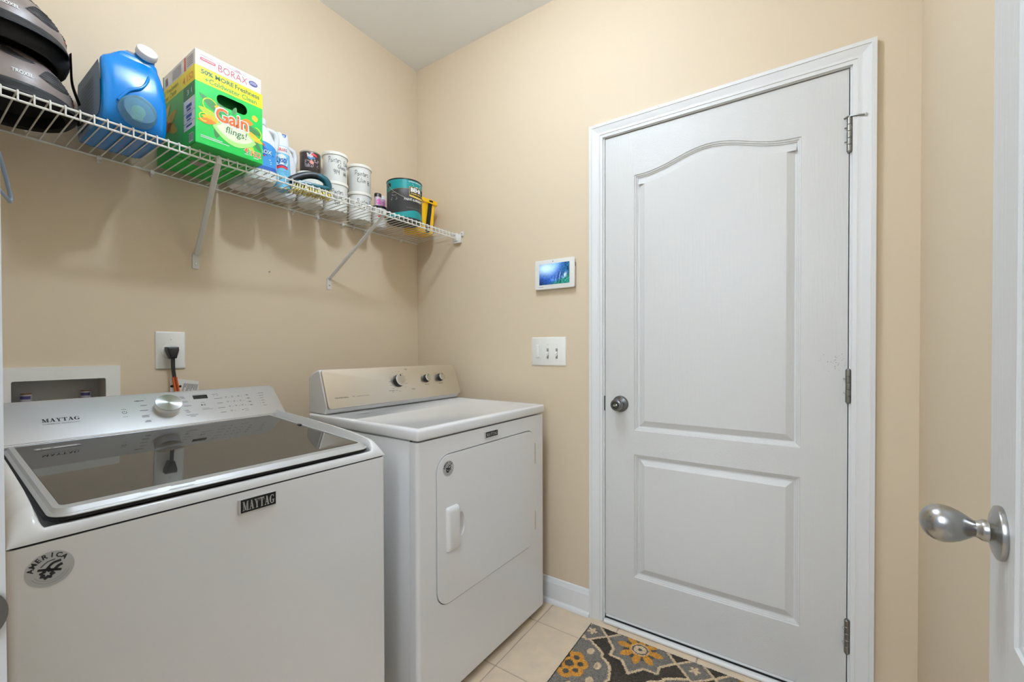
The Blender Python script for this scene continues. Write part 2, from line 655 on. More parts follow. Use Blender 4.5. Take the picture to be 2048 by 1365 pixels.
# threshold
th = structe('trim_3')
obj('sill_nosing', rbox(-0.021, 0.0035, -1.951, -1.131, 0.0, 0.0150, 0.006, 3), mat('sill_white', (232, 231, 228), 0.4), th)
obj('sill_seal', box(0.0005, 0.012, -1.951, -1.131, 0.010, 0.0190), RUBBER, th, 0)
obj('sill_plate', box(0.006, 0.115, -1.951, -1.131, 0.0, 0.019), mat('sill_aluminium', (200, 200, 198), 0.4, 0.6), th, 0)


# ------------------------------------------------------------------ moulded two-panel door
def inset(loop, d):
    n = len(loop)
    out = []
    for i in range(n):
        p, a, b = Vector(loop[i]), Vector(loop[i - 1]), Vector(loop[(i + 1) % n])
        e0 = (p - a).normalized()
        e1 = (b - p).normalized()
        n0 = Vector((-e0.y, e0.x))
        n1 = Vector((-e1.y, e1.x))
        m = (n0 + n1)
        m = m / max(m.dot(n0), 0.25) if m.length > 1e-6 else n0
        m = m.normalized() * (1 / max(0.35, m.normalized().dot(n0)))
        out.append(tuple(p + m * d))
    return out


PP = [(0, 0), (0.002, -0.0030), (0.0062, -0.0040), (0.0075, -0.0072), (0.0112, -0.0082), (0.0125, -0.0114), (0.0162, -0.0124), (0.018, -0.0126), (0.040, -0.0016), (0.042, -0.0008)]


def moulded_door(name, w, h, th_, stile, zs, arch):
    """slab in local coords: u 0..w along local x, z 0..h, front face at local y=0 facing -y.
    zs=(bottom panel z0,z1, top panel z0, spring z); arch = list of (u fraction, rise)"""
    root = structe(name)
    M = frame((0, 0, 0), (1, 0, 0), (0, 0, 1), (0, -1, 0))
    a0, a1, b0, sp = zs
    u0, u1 = stile, w - stile
    NA = 40
    top = []
    for i in range(NA + 1):
        f = i / NA
        top.append((u0 + (u1 - u0) * f, sp + arch(f)))

    def slab(lo, m, nm):
        g = prism(lo, -th_, 0, M)
        obj(nm, g, m, root, 25, True)
    slab([(0, 0), (u0, 0), (u0, h), (0, h)], DOORV, 'stile')
    slab([(u1, 0), (w, 0), (w, h), (u1, h)], DOORV, 'stile')
    slab([(u0, 0), (u1, 0), (u1, a0), (u0, a0)], DOORH, 'rail')
    slab([(u0, a1), (u1, a1), (u1, b0), (u0, b0)], DOORH, 'rail')
    # arched top rail
    g = G()
    for d in (0, -th_):
        for (u, z) in top:
            g.v += [(u, z, d), (u, h, d)]
    k = 2 * (NA + 1)
    for i in range(NA):
        a = 2 * i
        g.f.append((a, a + 2, a + 3, a + 1))
        g.f.append((k + a, k + a + 1, k + a + 3, k + a + 2))
        g.f.append((a, k + a, k + a + 2, a + 2))
        g.f.append((a + 1, a + 3, k + a + 3, k + a + 1))
    obj('rail', g.xf(M), DOORH, root, 25, True)

    def panel(loop):
        rings = [[(p[0], p[1], d) for p in inset(loop, o)] for o, d in PP]
        g = loft(rings, False, False)
        last = rings[-1]
        g.f.append(tuple(range(len(g.v) - len(last), len(g.v))))
        obj('panel', g.xf(M), DOORV, root, 9, True)
    lo = [(u0, a0), (u1, a0), (u1, a1), (u0, a1)]
    panel(lo)
    panel([(u0, b0), (u1, b0)] + top[::-1])
    return root


def arch_main(f):
    return 0.0045 - 0.006 * math.sin(math.pi * f) * 0 + 0.0545 * max(0, math.sin(math.pi * min(1, max(0, (f - 0.02) / 0.96)))) ** 2.3 - 0.001


d1 = moulded_door('door_1', 0.8155, 2.0285, 0.035, 0.1245, (0.1925, 0.7015, 0.8008, 1.8460), arch_main)
d1.location = (0.003, -1.133, 0.031)
d1.rotation_euler = (0, 0, R(-90))
tag(d1, 'white closed two-panel door with arched upper panel in the right wall')


def hinge(parent, z0, z1, u):
    """barrel hinge: knuckles with grooves, centred on local u, proud of the face"""
    n = 5
    p = [(0.0, z0 - 0.003), (0.005, z0 - 0.003), (0.0055, z0)]
    for i in range(n):
        a = z0 + (z1 - z0) * i / n
        b = z0 + (z1 - z0) * (i + 1) / n
        p += [(0.0062, a), (0.0074, a + 0.0012), (0.0074, b - 0.0012), (0.0062, b)]
    p += [(0.0055, z1), (0.005, z1 + 0.003), (0.0, z1 + 0.003)]
    h_ = obj('hinge', lathe(p, 16).xf(T(u, -0.006, 0)), HINGEM, parent, 40)
    obj('leaf_plate', rbox(u - 0.0015, u + 0.0015, -0.004, 0.03, z0, z1, 0.0006, 1), HINGEM, h_)
    g = G()
    for q in (0.3, 0.72):
        z = z0 + (z1 - z0) * q
        g.add(tube([(u - 0.006, -0.006, z), (u - 0.0125, -0.004, z + 0.001)], 0.0018, 6))
    obj('hinge_tab', g, HINGEM, h_)
    return h_


h1 = hinge(d1, 1.7625, 1.8695, 0.8165)
hinge(d1, 0.963, 1.0685, 0.8165)
hinge(d1, 0.157, 0.2636, 0.8165)
# hinge-pin stop on the top hinge
st = obj('hinge_stop', tube([(0.803, -0.010, 1.868), (0.812, -0.008, 1.8725), (0.8165, -0.006, 1.8735), (0.826, -0.013, 1.8710), (0.842, -0.018, 1.8665), (0.853, -0.018, 1.8640)], [0.003, 0.0038, 0.0042, 0.003, 0.0024, 0.0024], 8), HINGEM, d1)
obj('rubber_bumper', lathe([(0, 0), (0.006, 0), (0.0068, 0.002), (0.006, 0.004), (0, 0.004)], 14).xf(T(0.853, -0.018, 1.8640) @ Matrix.Rotation(R(90), 4, 'Y')), mat('bumper_grey', (205, 204, 200), 0.6), st)
# keyed knob
kn = obj('door_knob', lathe([(0.0, 0.0), (0.034, 0.0), (0.034, 0.003), (0.030, 0.008), (0.019, 0.0105), (0.013, 0.012), (0.012, 0.024), (0.016, 0.028), (0.022, 0.034), (0.0248, 0.043), (0.0245, 0.052), (0.0215, 0.058), (0.016, 0.060), (0.0, 0.0600)], 32).xf(T(0.0665, 0, 0.907) @ Matrix.Rotation(R(90), 4, 'X')), mat('brushed_pewter', (120, 120, 120), 0.28, 1.0), d1, 35)
obj('turn_button', rbox(-0.009, 0.009, -0.0035, 0.0035, 0.060, 0.067, 0.002, 2).xf(T(0.0665, 0, 0.907) @ Matrix.Rotation(R(90), 4, 'X') @ Matrix.Rotation(R(15), 4, 'Z')), CHROME, kn)
obj('button_ring', lathe([(0.0105, 0.0595), (0.0145, 0.0600), (0.0145, 0.0615), (0.0105, 0.0620)], 20, caps=False).xf(T(0.0665, 0, 0.907) @ Matrix.Rotation(R(90), 4, 'X')), DARKMET, kn)
obj('door_sweep', rbox(0.003, 0.811, -0.0015, 0.006, -0.0105, -0.0020, 0.0012, 1), mat('sweep_white', (226, 226, 224), 0.4), d1)
# scuff specks round the middle hinge
rs = random.Random(11)
sp_ = G()
for i in range(46):
    u = 0.790 + rs.gauss(-0.008, 0.015)
    if u > 0.812: continue
    z = 1.088 + rs.gauss(0, 0.017)
    q = rs.uniform(0.0004, 0.0011)
    sp_.add(shift(fan(circ(0, 0, q, 5)), u, z))
so = obj('scuff_marks', onflat(sp_, frame((0, 0, 0), (1, 0, 0), (0, 0, 1), (0, -1, 0)), 0.0003), mat('scuff_grey', (70, 68, 66), 0.8), d1, 0)
so['kind'] = 'stuff'


# ------------------------------------------------------------------ open door leaf beside the camera
def arch2(f):
    return 0.0035 + 0.05 * max(0, math.sin(math.pi * f)) ** 2.3


d2 = moulded_door('door_2', 0.712, 2.028, 0.035, 0.1030, (0.1925, 0.7015, 0.8190, 1.8460), arch2)
d2.location = (-0.958, -2.0135, 0.031)
d2.rotation_euler = (0, 0, R(175))
tag(d2, 'white door standing open at the right edge with an egg-shaped nickel knob')
KM = T(0.0545, 0, 0.924) @ Matrix.Rotation(R(90), 4, 'X') @ Matrix.Diagonal((0.92, 0.92, 0.86, 1))
k2 = obj('door_knob', lathe([(0, 0.0), (0.0330, 0.0), (0.0335, 0.003), (0.0325, 0.006), (0.026, 0.009), (0.018, 0.0105), (0.0135, 0.013), (0.0135, 0.018), (0.0125, 0.020), (0.0108, 0.0225), (0.0100, 0.025)], 40).xf(KM), NICKEL, d2, 40)
egg = [(0.0100, 0.024)] + [(0.0102 + 0.0143 * math.sin(math.pi * min(1, t * 0.60)) ** 1.15 if t < 0.8 else 0, 0.025 + 0.052 * t) for t in ()]
egg = [(0.0098, 0.0245), (0.0112, 0.0275), (0.0150, 0.0330), (0.0190, 0.0395), (0.0222, 0.0470), (0.0238, 0.0540), (0.0238, 0.0600), (0.0222, 0.0665), (0.0190, 0.0720), (0.0140, 0.0765), (0.0080, 0.0792), (0.003, 0.0800), (0.0, 0.0801)]
obj('egg_grip', lathe(egg, 40).xf(KM), NICKEL, k2, 60)
# jamb and strike of the doorway the camera stands in
jl = structe('trim_4')
obj('jamb_board', box(XL - 0.12, XL + 0.0193, -1.1800, -1.135, 0, 2.078), TRIM, jl, 0)
obj('jamb_board', box(XL - 0.12, XL, -2.078, -2.062, 0, 2.078), TRIM, jl, 0)
obj('jamb_board', box(XL - 0.12, XL, -2.062, -1.18, 2.063, 2.078), TRIM, jl, 0)
lip = obj('strike_plate', prism(circ(0, 0, 0.0235, 32, 0.026), -0.0012, 0.0012, T(XL - 0.0030, -1.1825, 0.918) @ Matrix.Rotation(R(90), 4, 'X')), mat('strike_metal', (128, 126, 122), 0.4, 0.9), jl)

# ================================================================== wire shelf
ZD = 1.7735   # deck wire centre at the back


def zf(x):
    return float(np.interp(x, [-1.68, -1.15, -0.95, 0], [1.7715, 1.7735, 1.7800, 1.7800]))


shelf = thing('wire_shelf', 'long white wire shelf on the back wall above the washer and dryer', 'shelf')
YF = -0.310
xs = [-1.676, -1.3, -1.15, -1.05, -0.95, -0.5, -0.016]
obj('back_rail', tube([(x, -0.0085, ZD - 0.0045) for x in (-1.676, -0.006)], 0.0032, 8), WIREM, shelf)
obj('front_rail', tube([(x, YF, zf(x) - 0.0048) for x in xs], 0.0030, 8), WIREM, shelf)
obj('lower_rail', tube([(x, YF + 0.0005, zf(x) - 0.0235) for x in xs], 0.0030, 8), WIREM, shelf)
obj('middle_rail', tube([(-1.676, -0.155, ZD - 0.0045), (-0.006, -0.155, ZD + 0.0005)], 0.0022, 6), WIREM, shelf) if False else None
wire_base = None
x = -1.672
k = 0
while x < -0.012:
    zz = zf(x)
    if k % 1 == 0:
        g = tube([(0, -0.006, ZD), (0, -0.2, ZD + (zz - ZD) * 0.63), (0, YF - 0.0005, zz), (0, YF - 0.0040, zz - 0.002), (0, YF - 0.0045, zz - 0.006), (0, YF - 0.0040, zz - 0.026)], 0.0019, 6)
        w = obj('deck_wire', g, WIREM, shelf)
        w.location = (x, 0, 0)
    x += 0.0258
    k += 1
BRACE = mat('brace_paint', (214, 212, 206), 0.4)
for (fx, fz, tx) in ((-1.084, 1.492, -1.1310), (-0.556, 1.479, -0.4900)):
    # strut: flattened tube from the wall foot up to the lower rail, foot plate and hook
    zt_ = zf(tx) - 0.026
    P0, P1 = Vector((fx, -0.008, fz + 0.022)), Vector((tx, YF + 0.002, zt_ + 0.004))
    t = (P1 - P0).normalized()
    s = t.cross(Vector((0, 0, 1))).normalized()
    n = s.cross(t)
    prof = rrect(-0.0085, 0.0085, -0.0045, 0.0045, 0.004, 3)
    br = obj('support_brace', loft([[tuple(P + s * a + n * b) for a, b in prof] for P in (P0, P1)]), BRACE, shelf, 40)
    foot = prism(rrect(-0.0105, 0.0105, -0.028, 0.030, (0.003, 0.003, 0.009, 0.009), 3), 0, 0.003, frame((fx - 0.001, -0.0005, fz - 0.002), (1, 0, 0), (0, 0, 1), (0, -1, 0)))
    obj('foot_plate', foot, BRACE, br)
    obj('screw', lathe([(0, 0), (0.0034, 0), (0.003, 0.0022), (0, 0.003)], 10).xf(frame((fx - 0.001, -0.0035, fz - 0.012), (1, 0, 0), (0, 0, 1), (0, -1, 0))), CHROME, br)
    obj('hook', rbox(tx - 0.0075, tx + 0.0075, YF - 0.006, YF + 0.008, zt_ - 0.001, zt_ + 0.0245, 0.003, 2), BRACE, br)
for cx in (-1.3405, -1.21, -1.0335, -0.7264, -0.6136, -0.4886, -0.4281, -0.3584, -0.1277):
    g = rbox(cx - 0.006, cx + 0.006, -0.016, 0.0, ZD - 0.014, ZD - 0.0005, 0.003, 2)
    g.add(rbox(cx - 0.004, cx + 0.004, -0.006, 0, ZD - 0.022, ZD - 0.013, 0.002, 1))
    obj('wall_clip', g, PLASTIC, shelf)
# end bracket on the right wall
eb = obj('end_bracket', rbox(-0.018, -0.0005, -0.336, -0.286, 1.732, 1.778, 0.004, 2), PLASTIC, shelf)
obj('bracket_socket', rbox(-0.024, -0.017, -0.322, -0.300, 1.742, 1.783, 0.002, 1), PLASTIC, eb)
obj('bracket_tab', rbox(-0.010, -0.0005, -0.352, -0.334, 1.766, 1.790, 0.004, 2), PLASTIC, eb)
obj('screw', lathe([(0, 0), (0.0032, 0), (0.0028, 0.002), (0, 0.0028)], 10).xf(frame((-0.010, -0.344, 1.779), (0, -1, 0), (0, 0, 1), (-1, 0, 0))), CHROME, eb)
ZT = ZD + 0.0021   # resting height on the deck


def zdeck(y, x):
    return ZT + (zf(x) - ZD) * min(1, (-y / 0.31))


# ================================================================== dryer
DRY = thing('clothes_dryer', 'white front-loading dryer with a tan steel console, standing in the room corner', 'dryer', (-0.8238, -0.8605, 0), -0.0269)
w = 0.7375
dp = 0.610
obj('cabinet', rbox(0.0015, w - 0.0015, 0.0375, dp, 0.034, 0.883, 0.004, 2), ENAMEL, DRY)
FR = frame((0, 0, 0), (1, 0, 0), (0, 0, 1), (0, -1, 0))
door_lo = rrect(0.081, 0.661, 0.334, 0.8225, 0.056, 8)
hole_lo = inset(door_lo, -0.0032)
outer = [(0.012, 0.034), (w - 0.012, 0.034), (w - 0.012, 0.8825), (0.012, 0.8825)]
fp = holed(outer, [hole_lo], -0.014, 0.0).xf(FR)
# rounded vertical edges of the front wrap
for s_, x0 in ((1, 0.0), (-1, w)):
    pts = []
    for i in range(7):
        a = R(90 * i / 6)
        pts.append((x0 + s_ * (0.012 - 0.012 * math.sin(a)), 0.012 - 0.012 * math.cos(a)))
    pts += [(x0, 0.0355), (x0 + s_ * 0.012, 0.0355)]
    fp.add(prism(pts if s_ < 0 else pts[::-1], 0.034, 0.8825))
fp.add(box(0.012, w - 0.012, 0.014, 0.0355, 0.034, 0.8825))
obj('front_panel', fp, ENAMEL, DRY, 40, True)
# seams are open gaps; the dark sheet behind them paints in their shade
obj('seam_shade_sheet', box(0.004, w - 0.004, 0.0360, 0.0372, 0.04, 0.8862), SEAM, DRY, 0)
scoop_lo = [(0.1760, 0.5300), (0.2000, 0.5360), (0.2095, 0.5560), (0.2118, 0.5760), (0.2095, 0.5960), (0.2000, 0.6150), (0.1760, 0.6210)]
dd_ = obj('door', holed(door_lo, [scoop_lo], -0.010, 0.0025).xf(FR), ENAMEL, DRY, 40, True)
sc = loft([[(p[0], p[1], 0.0022) for p in scoop_lo], [((p[0] - 0.185) * .9 + 0.185, (p[1] - 0.575) * .92 + 0.575, -0.004) for p in scoop_lo], [((p[0] - 0.18) * .6 + 0.18, (p[1] - 0.575) * .8 + 0.575, -0.0095) for p in scoop_lo]], False, True)
obj('handle_recess', sc.xf(FR), ENAMEL, dd_, 60)
# pull: rounded hood proud of the door
hr = [rrect(0.119, 0.1765, 0.5020, 0.6500, 0.008, 4), rrect(0.120, 0.1760, 0.5035, 0.6485, 0.008, 4), rrect(0.123, 0.1750, 0.5075, 0.6440, 0.008, 4), rrect(0.129, 0.1720, 0.516, 0.634, 0.008, 4)]
obj('handle', loft([[(p[0], p[1], d) for p in lo] for lo, d in zip(hr, (0.002, 0.0085, 0.0135, 0.0160))]).xf(FR), ENAMEL2, dd_, 50)
for z0, z1 in ((0.676, 0.766), (0.392, 0.472)):
    obj('hinge', rbox(0.6600, 0.6655, -0.0035, 0.004, z0, z1, 0.001, 1), CHROME, dd_)


def america_sticker(parent, cx, cz, r, fr, name='round_sticker'):
    s = obj(name, onflat(shift(fan(circ(0, 0, r, 40)), cx, cz), fr, 0.0004), STICK, parent, 0)
    ink = G()
    L = 'AMERICA'
    for i, ch in enumerate(L):
        a = R(168 - i * (168 - 42) / 6)
        q = text(ch, h=r * 0.27, bold=0.03)
        ww = max(p[0] for p in q.v)
        q = shift(q, -ww / 2, 0)
        ink.add(shift(q, cx + r * 0.66 * math.cos(a), cz + r * 0.66 * math.sin(a), a - math.pi / 2))
    # gear with a star cut, crossed bar, curved stripes
    gear = []
    for i in range(32):
        a = 2 * math.pi * i / 32
        q = r * (0.335 if (i // 2) % 2 else 0.27)
        gear.append((-0.12 * r + q * math.cos(a), -0.22 * r + q * math.sin(a)))
    star = []
    for i in range(10):
        a = math.pi / 2 + i * math.pi / 5 + 0.1
        q = r * (0.18 if i % 2 == 0 else 0.08)
        star.append((-0.12 * r + q * math.cos(a), -0.22 * r + q * math.sin(a)))
    hg = holed(gear, [star], -0.0001, 0.0)
    ink.add(shift(hg, cx, cz))
    ink.add(shift(ribbon([(-0.5 * r, 0.10 * r), (-0.1 * r, 0.0), (0.45 * r, -0.20 * r)], 0.13 * r), cx, cz))
    for k_, (x0, y0, x1, y1, x2, y2, t) in enumerate(((-.15, .02, .1, .3, .44, .36, .13), (.15, -.1, .34, .08, .5, .14, .15), (-.38, .22, -.1, .45, .2, .5, .05))):
        ink.add(shift(ribbon([(p.x, p.y) for p in smooth_path([(x0 * r, y0 * r, 0), (x1 * r, y1 * r, 0), (x2 * r, y2 * r, 0)], 4)], t * r), cx, cz))
    obj('emblem', onflat(ink, fr, 0.0008), INK, s, 0)
    g2 = G()
    for rr in (0.68, 0.8):
        g2.add(shift(ribbon([(rr * r * math.cos(R(a)), rr * r * math.sin(R(a))) for a in range(205, 345, 8)], 0.025 * r), cx, cz))
    obj('fine_print', onflat(g2, fr, 0.0008), mat('pale_ink', (150, 150, 150), 0.6), s, 0)


america_sticker(dd_, 0.1315, 0.7775, 0.0255, frame((0, -0.0025, 0), (1, 0, 0), (0, 0, 1), (0, -1, 0)))


def badge(parent, x0, x1, z0, z1, fr):
    b = obj('badge', prism(rrect(x0, x1, z0, z1, 0.0012, 2), 0, 0.004, fr), SILVER, parent, 40)
    obj('badge_plate', prism(rrect(x0 + 0.0045, x1 - 0.001, z0 + 0.003, z1 - 0.0008, 0.0006, 1), 0.0038, 0.0046, fr), BLACKM, b, 40)
    ww, hh = (x1 - x0 - 0.0115), (z1 - z0 - 0.0115)
    obj('lettering', onflat(shift(serif('MAYTAG', ww, hh), x0 + 0.0075, z0 + 0.0068), fr, 0.0050), mat('silver_letters', (176, 175, 172), 0.35, 0.3), b, 0)


badge(DRY, 0.3210, 0.3965, 0.8415, 0.8650, FR)
# top lid with a dished work surface
bm = bmesh.new()
lb = box(-0.003, w + 0.003, -0.005, dp, 0.8865, 0.9237)
vs = [bm.verts.new(p) for p in lb.v]
for f in lb.f: bm.faces.new([vs[i] for i in f])
bmesh.ops.bevel(bm, geom=list(bm.edges), offset=0.009, segments=3, profile=0.5, affect='EDGES')
bm.faces.ensure_lookup_table()
tf = max(bm.faces, key=lambda f: f.calc_center_median().z * 10 + f.calc_area())
bmesh.ops.inset_region(bm, faces=[tf], thickness=0.02, depth=0)
bmesh.ops.inset_region(bm, faces=[tf], thickness=0.010, depth=0)
for v in tf.verts: v.co.z -= 0.0025
for v in tf.verts:
    if v.co.y > 0.3: v.co.y = 0.345
bmesh.ops.inset_region(bm, faces=[tf], thickness=0.006, depth=0)
for v in tf.verts: v.co.z -= 0.001
lid = obj('top_panel', from_bm(bm), ENAMEL, DRY, 35)
obj('rating_label', onflat(rect2(0, 0.057, -0.006, 0.006), T(0, 0, 0) @ frame((0.094, 0.437, 0.9240), (math.cos(-.02), math.sin(-.02), 0), (0, 1, 0), (0, 0, 1)), 0.0003), STICK, DRY, 0)
g = G()
for fx, fy in ((0.05, 0.06), (w - 0.05, 0.06), (0.05, dp - 0.05), (w - 0.05, dp - 0.05)):
    obj('foot', lathe([(0, 0), (0.019, 0), (0.019, 0.012), (0.008, 0.014), (0.008, 0.035), (0, 0.035)], 16).xf(T(fx, fy, 0)), BLACK, DRY)
# console
cpf = [(0.509, 0.9238), (0.494, 0.951), (0.5415, 1.086), (0.549, 1.0915), (0.560, 1.090), (0.600, 1.0765), (0.614, 1.067), (0.620, 1.055), (0.620, 0.9238)]
cprof = [(y, z) for y, z in cpf]
con = obj('console', prism(cprof, 0.006, 0.731, Matrix(((0, 0, 1, 0), (1, 0, 0, 0), (0, 1, 0, 0), (0, 0, 0, 1)))), ENAMEL2, DRY, 40, True)
bv = con.modifiers.new('b', 'BEVEL')
bv.width = 0.006
bv.segments = 3
bv.limit_method = 'ANGLE'
bv.angle_limit = R(40)
dv = Vector((0, 0.05, 0.143)).normalized()
DF = frame((0, 0.485, 0.950), (1, 0, 0), dv, (0, -dv.z, dv.y))
fl_o = rrect(0.0085, 0.7285, -0.004, 0.1500, (0.012, 0.012, 0.034, 0.010), 6)
obj('face_plate', loft([[(p[0], p[1], d) for p in inset(fl_o, o)] for o, d in ((0, -0.016), (0, -0.0022), (0.001, -0.0006), (0.0025, 0))]).xf(DF), STEEL, con, 30)


def dial(parent, fr, u, v, rb, rc, h):
    M = fr @ T(u, v, 0)
    k = obj('knob', lathe([(rb, 0), (rb, h * 0.2), (rb * 0.93, h * 0.85), (rb * 0.9, h * 0.9), (0, h * 0.9)], 32).xf(M), BLACK, parent, 40)
    obj('knob_ring', lathe([(rc * 0.78, h * 0.9), (rc, h * 0.88), (rc, h * 0.97), (rc * 0.9, h), (rc * 0.78, h)], 32).xf(M), CHROME, k, 40)
    obj('knob_face', lathe([(0, h * 0.9), (rc * 0.78, h * 0.9), (rc * 0.77, h * 1.02), (0, h * 1.03)], 32).xf(M), mat('knob_face_steel', (196, 190, 180), 0.35, 0.9), k, 40)
    obj('pointer', onflat(poly2([(-rc * .12, rc * .62), (rc * .12, rc * .62), (0, rc * 1.02)]), M, h * 1.06), BLACKM, k, 0)


dial(con, DF, 0.3520, 0.0835, 0.0275, 0.0262, 0.024)
dial(con, DF, 0.5190, 0.0860, 0.0190, 0.0180, 0.020)
dial(con, DF, 0.6085, 0.0860, 0.0190, 0.0180, 0.020)
DF2 = DF
lt = onflat(shift(text('CENTENNIAL', 0.059, 0.0052, bold=0.01), 0.0395, 0.0325), DF2, 0.0003)
lt.add(onflat(shift(text('MCT', 0.0125, 0.004), 0.1160, 0.0335), DF2, 0.0003))
obj('lettering', lt, INK, con, 0)
ds = [(0.133, 0.193, 0.0345, 0.0012)]
for i, a in enumerate(range(-60, 250, 22)):
    uu, vv = 0.3520 + 0.045 * math.cos(R(a + 20)), 0.0835 + 0.045 * math.sin(R(a + 20))
    l_ = 0.012 if -40 < a < 60 or a > 140 else 0.004
    ds.append((uu - l_ / 2, uu + l_ / 2, vv, 0.0011))
ds += [(0.400, 0.4175, 0.1370, 0.0016), (0.404, 0.4150, 0.1325, 0.0014), (0.2925, 0.3234, 0.0435, 0.0018), (0.307, 0.317, 0.0375, 0.0016), (0.416, 0.438, 0.0425, 0.0018), (0.421, 0.436, 0.0385, 0.0008),
       (0.500, 0.530, 0.0575, 0.0014), (0.590, 0.620, 0.0590, 0.0014), (0.592, 0.618, 0.0555, 0.0012), (0.490, 0.497, 0.107, 0.001), (0.578, 0.585, 0.108, 0.001)]
obj('dial_marks', onflat(dashes(ds), DF, 0.0003), GREYINK, con, 0)['kind'] = 'stuff'

# ================================================================== washer
WSH = thing('washing_machine', 'white top-loading washer with a dark glass lid, left of the dryer', 'washer', (-1.6233, -0.8249, 0), -0.0151)
w = 0.6995
dp = 0.665
ZS = 0.8640
pf = rrect(0, w, 0, dp, 0.010, 4)
obj('cabinet', prism(pf, 0.03, ZS - 0.0015).add(G()), ENAMEL, WSH, 40)
obj('seam_shade_fill', prism(inset(pf, 0.004), ZS - 0.0018, ZS + 0.003), SEAM, WSH, 0)  # dark fill in the open seam under the deck, standing in for its shade
for fx, fy in ((0.05, 0.05), (w - 0.05, 0.05), (0.05, dp - 0.05), (w - 0.05, dp - 0.05)):
    obj('foot', lathe([(0, 0), (0.02, 0), (0.02, 0.01), (0.009, 0.012), (0.009, 0.031), (0, 0.031)], 16).xf(T(fx, fy, 0)), BLACK, WSH)


def lidz(y):
    return 0.9045 + 0.066 * y


def rimz(y):
    return float(np.interp(y, [-0.02, 0.0, 0.05, 0.126, 0.31, 0.47, 0.7], [0.902, 0.906, 0.915, 0.926, 0.941, 0.951, 0.958]))


def sstep(a, b, x):
    t = min(1, max(0, (x - a) / (b - a)))
    return t * t * (3 - 2 * t)


NX, NY = 110, 100
ux_ = sorted(set([0.0, w] + [w * (0.5 - 0.5 * math.cos(math.pi * i / NX)) for i in range(NX + 1)]))
uy_ = [dp * (1 - math.cos(math.pi / 2 * j / NY)) for j in range(NY + 1)]
g = G()
zbase = ZS + 0.0020
RR = 0.034


def deck(xx, y):
    ds_ = min(xx, w - xx)
    s_ = sstep(0.0405, 0.033, ds_)
    front = 0.8840
    inner = front if y < 0.012 else front + (lidz(y) - 0.034 - front) * sstep(0.010, 0.024, y)
    H = inner + (rimz(y) - inner) * s_
    # corner: sides fall away towards the front face
    e = y
    e2 = ds_
    def drop(e, R0): return math.sqrt(max(0, 1 - (1 - min(1, e / R0)) ** 2))
    f = min(1, drop(e, 0.009 + 0.037 * s_) * drop(e2, 0.030) if e2 < 0.030 or e < 0.05 else 1)
    return zbase + (H - zbase) * f


for y in uy_:
    for xx in ux_:
        g.v.append((xx, y, deck(xx, y)))
nx = len(ux_)
for j in range(len(uy_) - 1):
    for i in range(nx - 1):
        a = j * nx + i
        g.f.append((a, a + 1, a + nx + 1, a + nx))
dk = obj('top_deck', g, ENAMEL2, WSH, 60)
# lid: silver frame, bevelled front lip, tinted glass set in
LX0, LX1, LY1 = 0.0455, w - 0.0420, 0.60
sl = math.atan(0.066)
LF = frame((0, 0, lidz(0)), (1, 0, 0), (0, math.cos(sl), math.sin(sl)), (0, -math.sin(sl), math.cos(sl)))
lo = rrect(LX0, LX1, 0.0045, LY1, (0.030, 0.030, 0.008, 0.008), 6)
ld = obj('lid', loft([[(p[0], p[1], d) for p in inset(lo, o)] for o, d in ((0.006, -0.0120), (0.001, -0.0110), (0, -0.0095), (0.001, -0.0080), (0.005, -0.0065))], True, False).xf(LF), LIDSIL, WSH, 40)
gap_plate_lo = rrect(LX0 - 0.0022, LX1 + 0.0022, 0.010, LY1, (0.030, 0.030, 0.008, 0.008), 6)
obj('lid_gap_plate', loft([[(p[0], p[1], d) for p in inset(gap_plate_lo, o)] for o, d in ((0.003, -0.0200), (0, -0.0180), (0, -0.0125), (0.003, -0.0115))]).xf(LF), RUBBER, ld, 40)  # black plate added under the lid to darken the gap round it
gl_lo = rrect(0.0620, w - 0.0575, 0.0370, LY1 - 0.01, (0.010, 0.010, 0.004, 0.004), 4)
outer_in = inset(lo, 0.005)
# frame top: front lip slopes, then flat border around the glass
lip_lo = rrect(LX0 + 0.008, LX1 - 0.008, 0.0175, LY1 - 0.006, (0.022, 0.022, 0.006, 0.006), 6)
fr_g = loft([[(p[0], p[1], -0.0065) for p in outer_in], [(p[0], p[1], 0.0) for p in lip_lo]], False, False)
fr_g.add(holed(lip_lo, [gl_lo], -0.003, 0.0))
obj('lid_frame', fr_g.xf(LF), LIDSIL, ld, 30, True)
obj('lid_glass', loft([[(p[0], p[1], d) for p in inset(gl_lo, o)] for o, d in ((0, -0.004), (0.0003, -0.0004), (0.0008, 0.0001))]).xf(LF), GLASS, ld, 40)
# rating sticker on the glass near the console, small catch at the right
ls = obj('lid_label', onflat(rect2(0.086, 0.163, 0.4690, 0.4870), LF, 0.0006), mat('label_grey', (120, 119, 116), 0.5), ld, 0)
obj('label_print', onflat(dashes([(0.087, 0.162, 0.4862, 0.0008), (0.087, 0.162, 0.4698, 0.0008), (0.0895, 0.096, 0.478, 0.008), (0.099, 0.112, 0.478, 0.006), (0.118, 0.156, 0.478, 0.007)]), LF, 0.0009), mat('label_white', (205, 205, 202), 0.5), ls, 0)
obj('lid_bumper', rbox(w - 0.066, w - 0.058, 0.335, 0.350, -0.001, 0.0035, 0.001, 1).xf(LF), BLACK, ld)
obj('lip_print', onflat(dashes([(0.205, 0.245, 0.0120, 0.0016), (0.16, 0.185, 0.0117, 0.001)]), frame((0, 0, lidz(0) - 0.0041), (1, 0, 0), (0, .88, .475), (0, -.475, .88)), 0.0008), GREYINK, ld, 0)
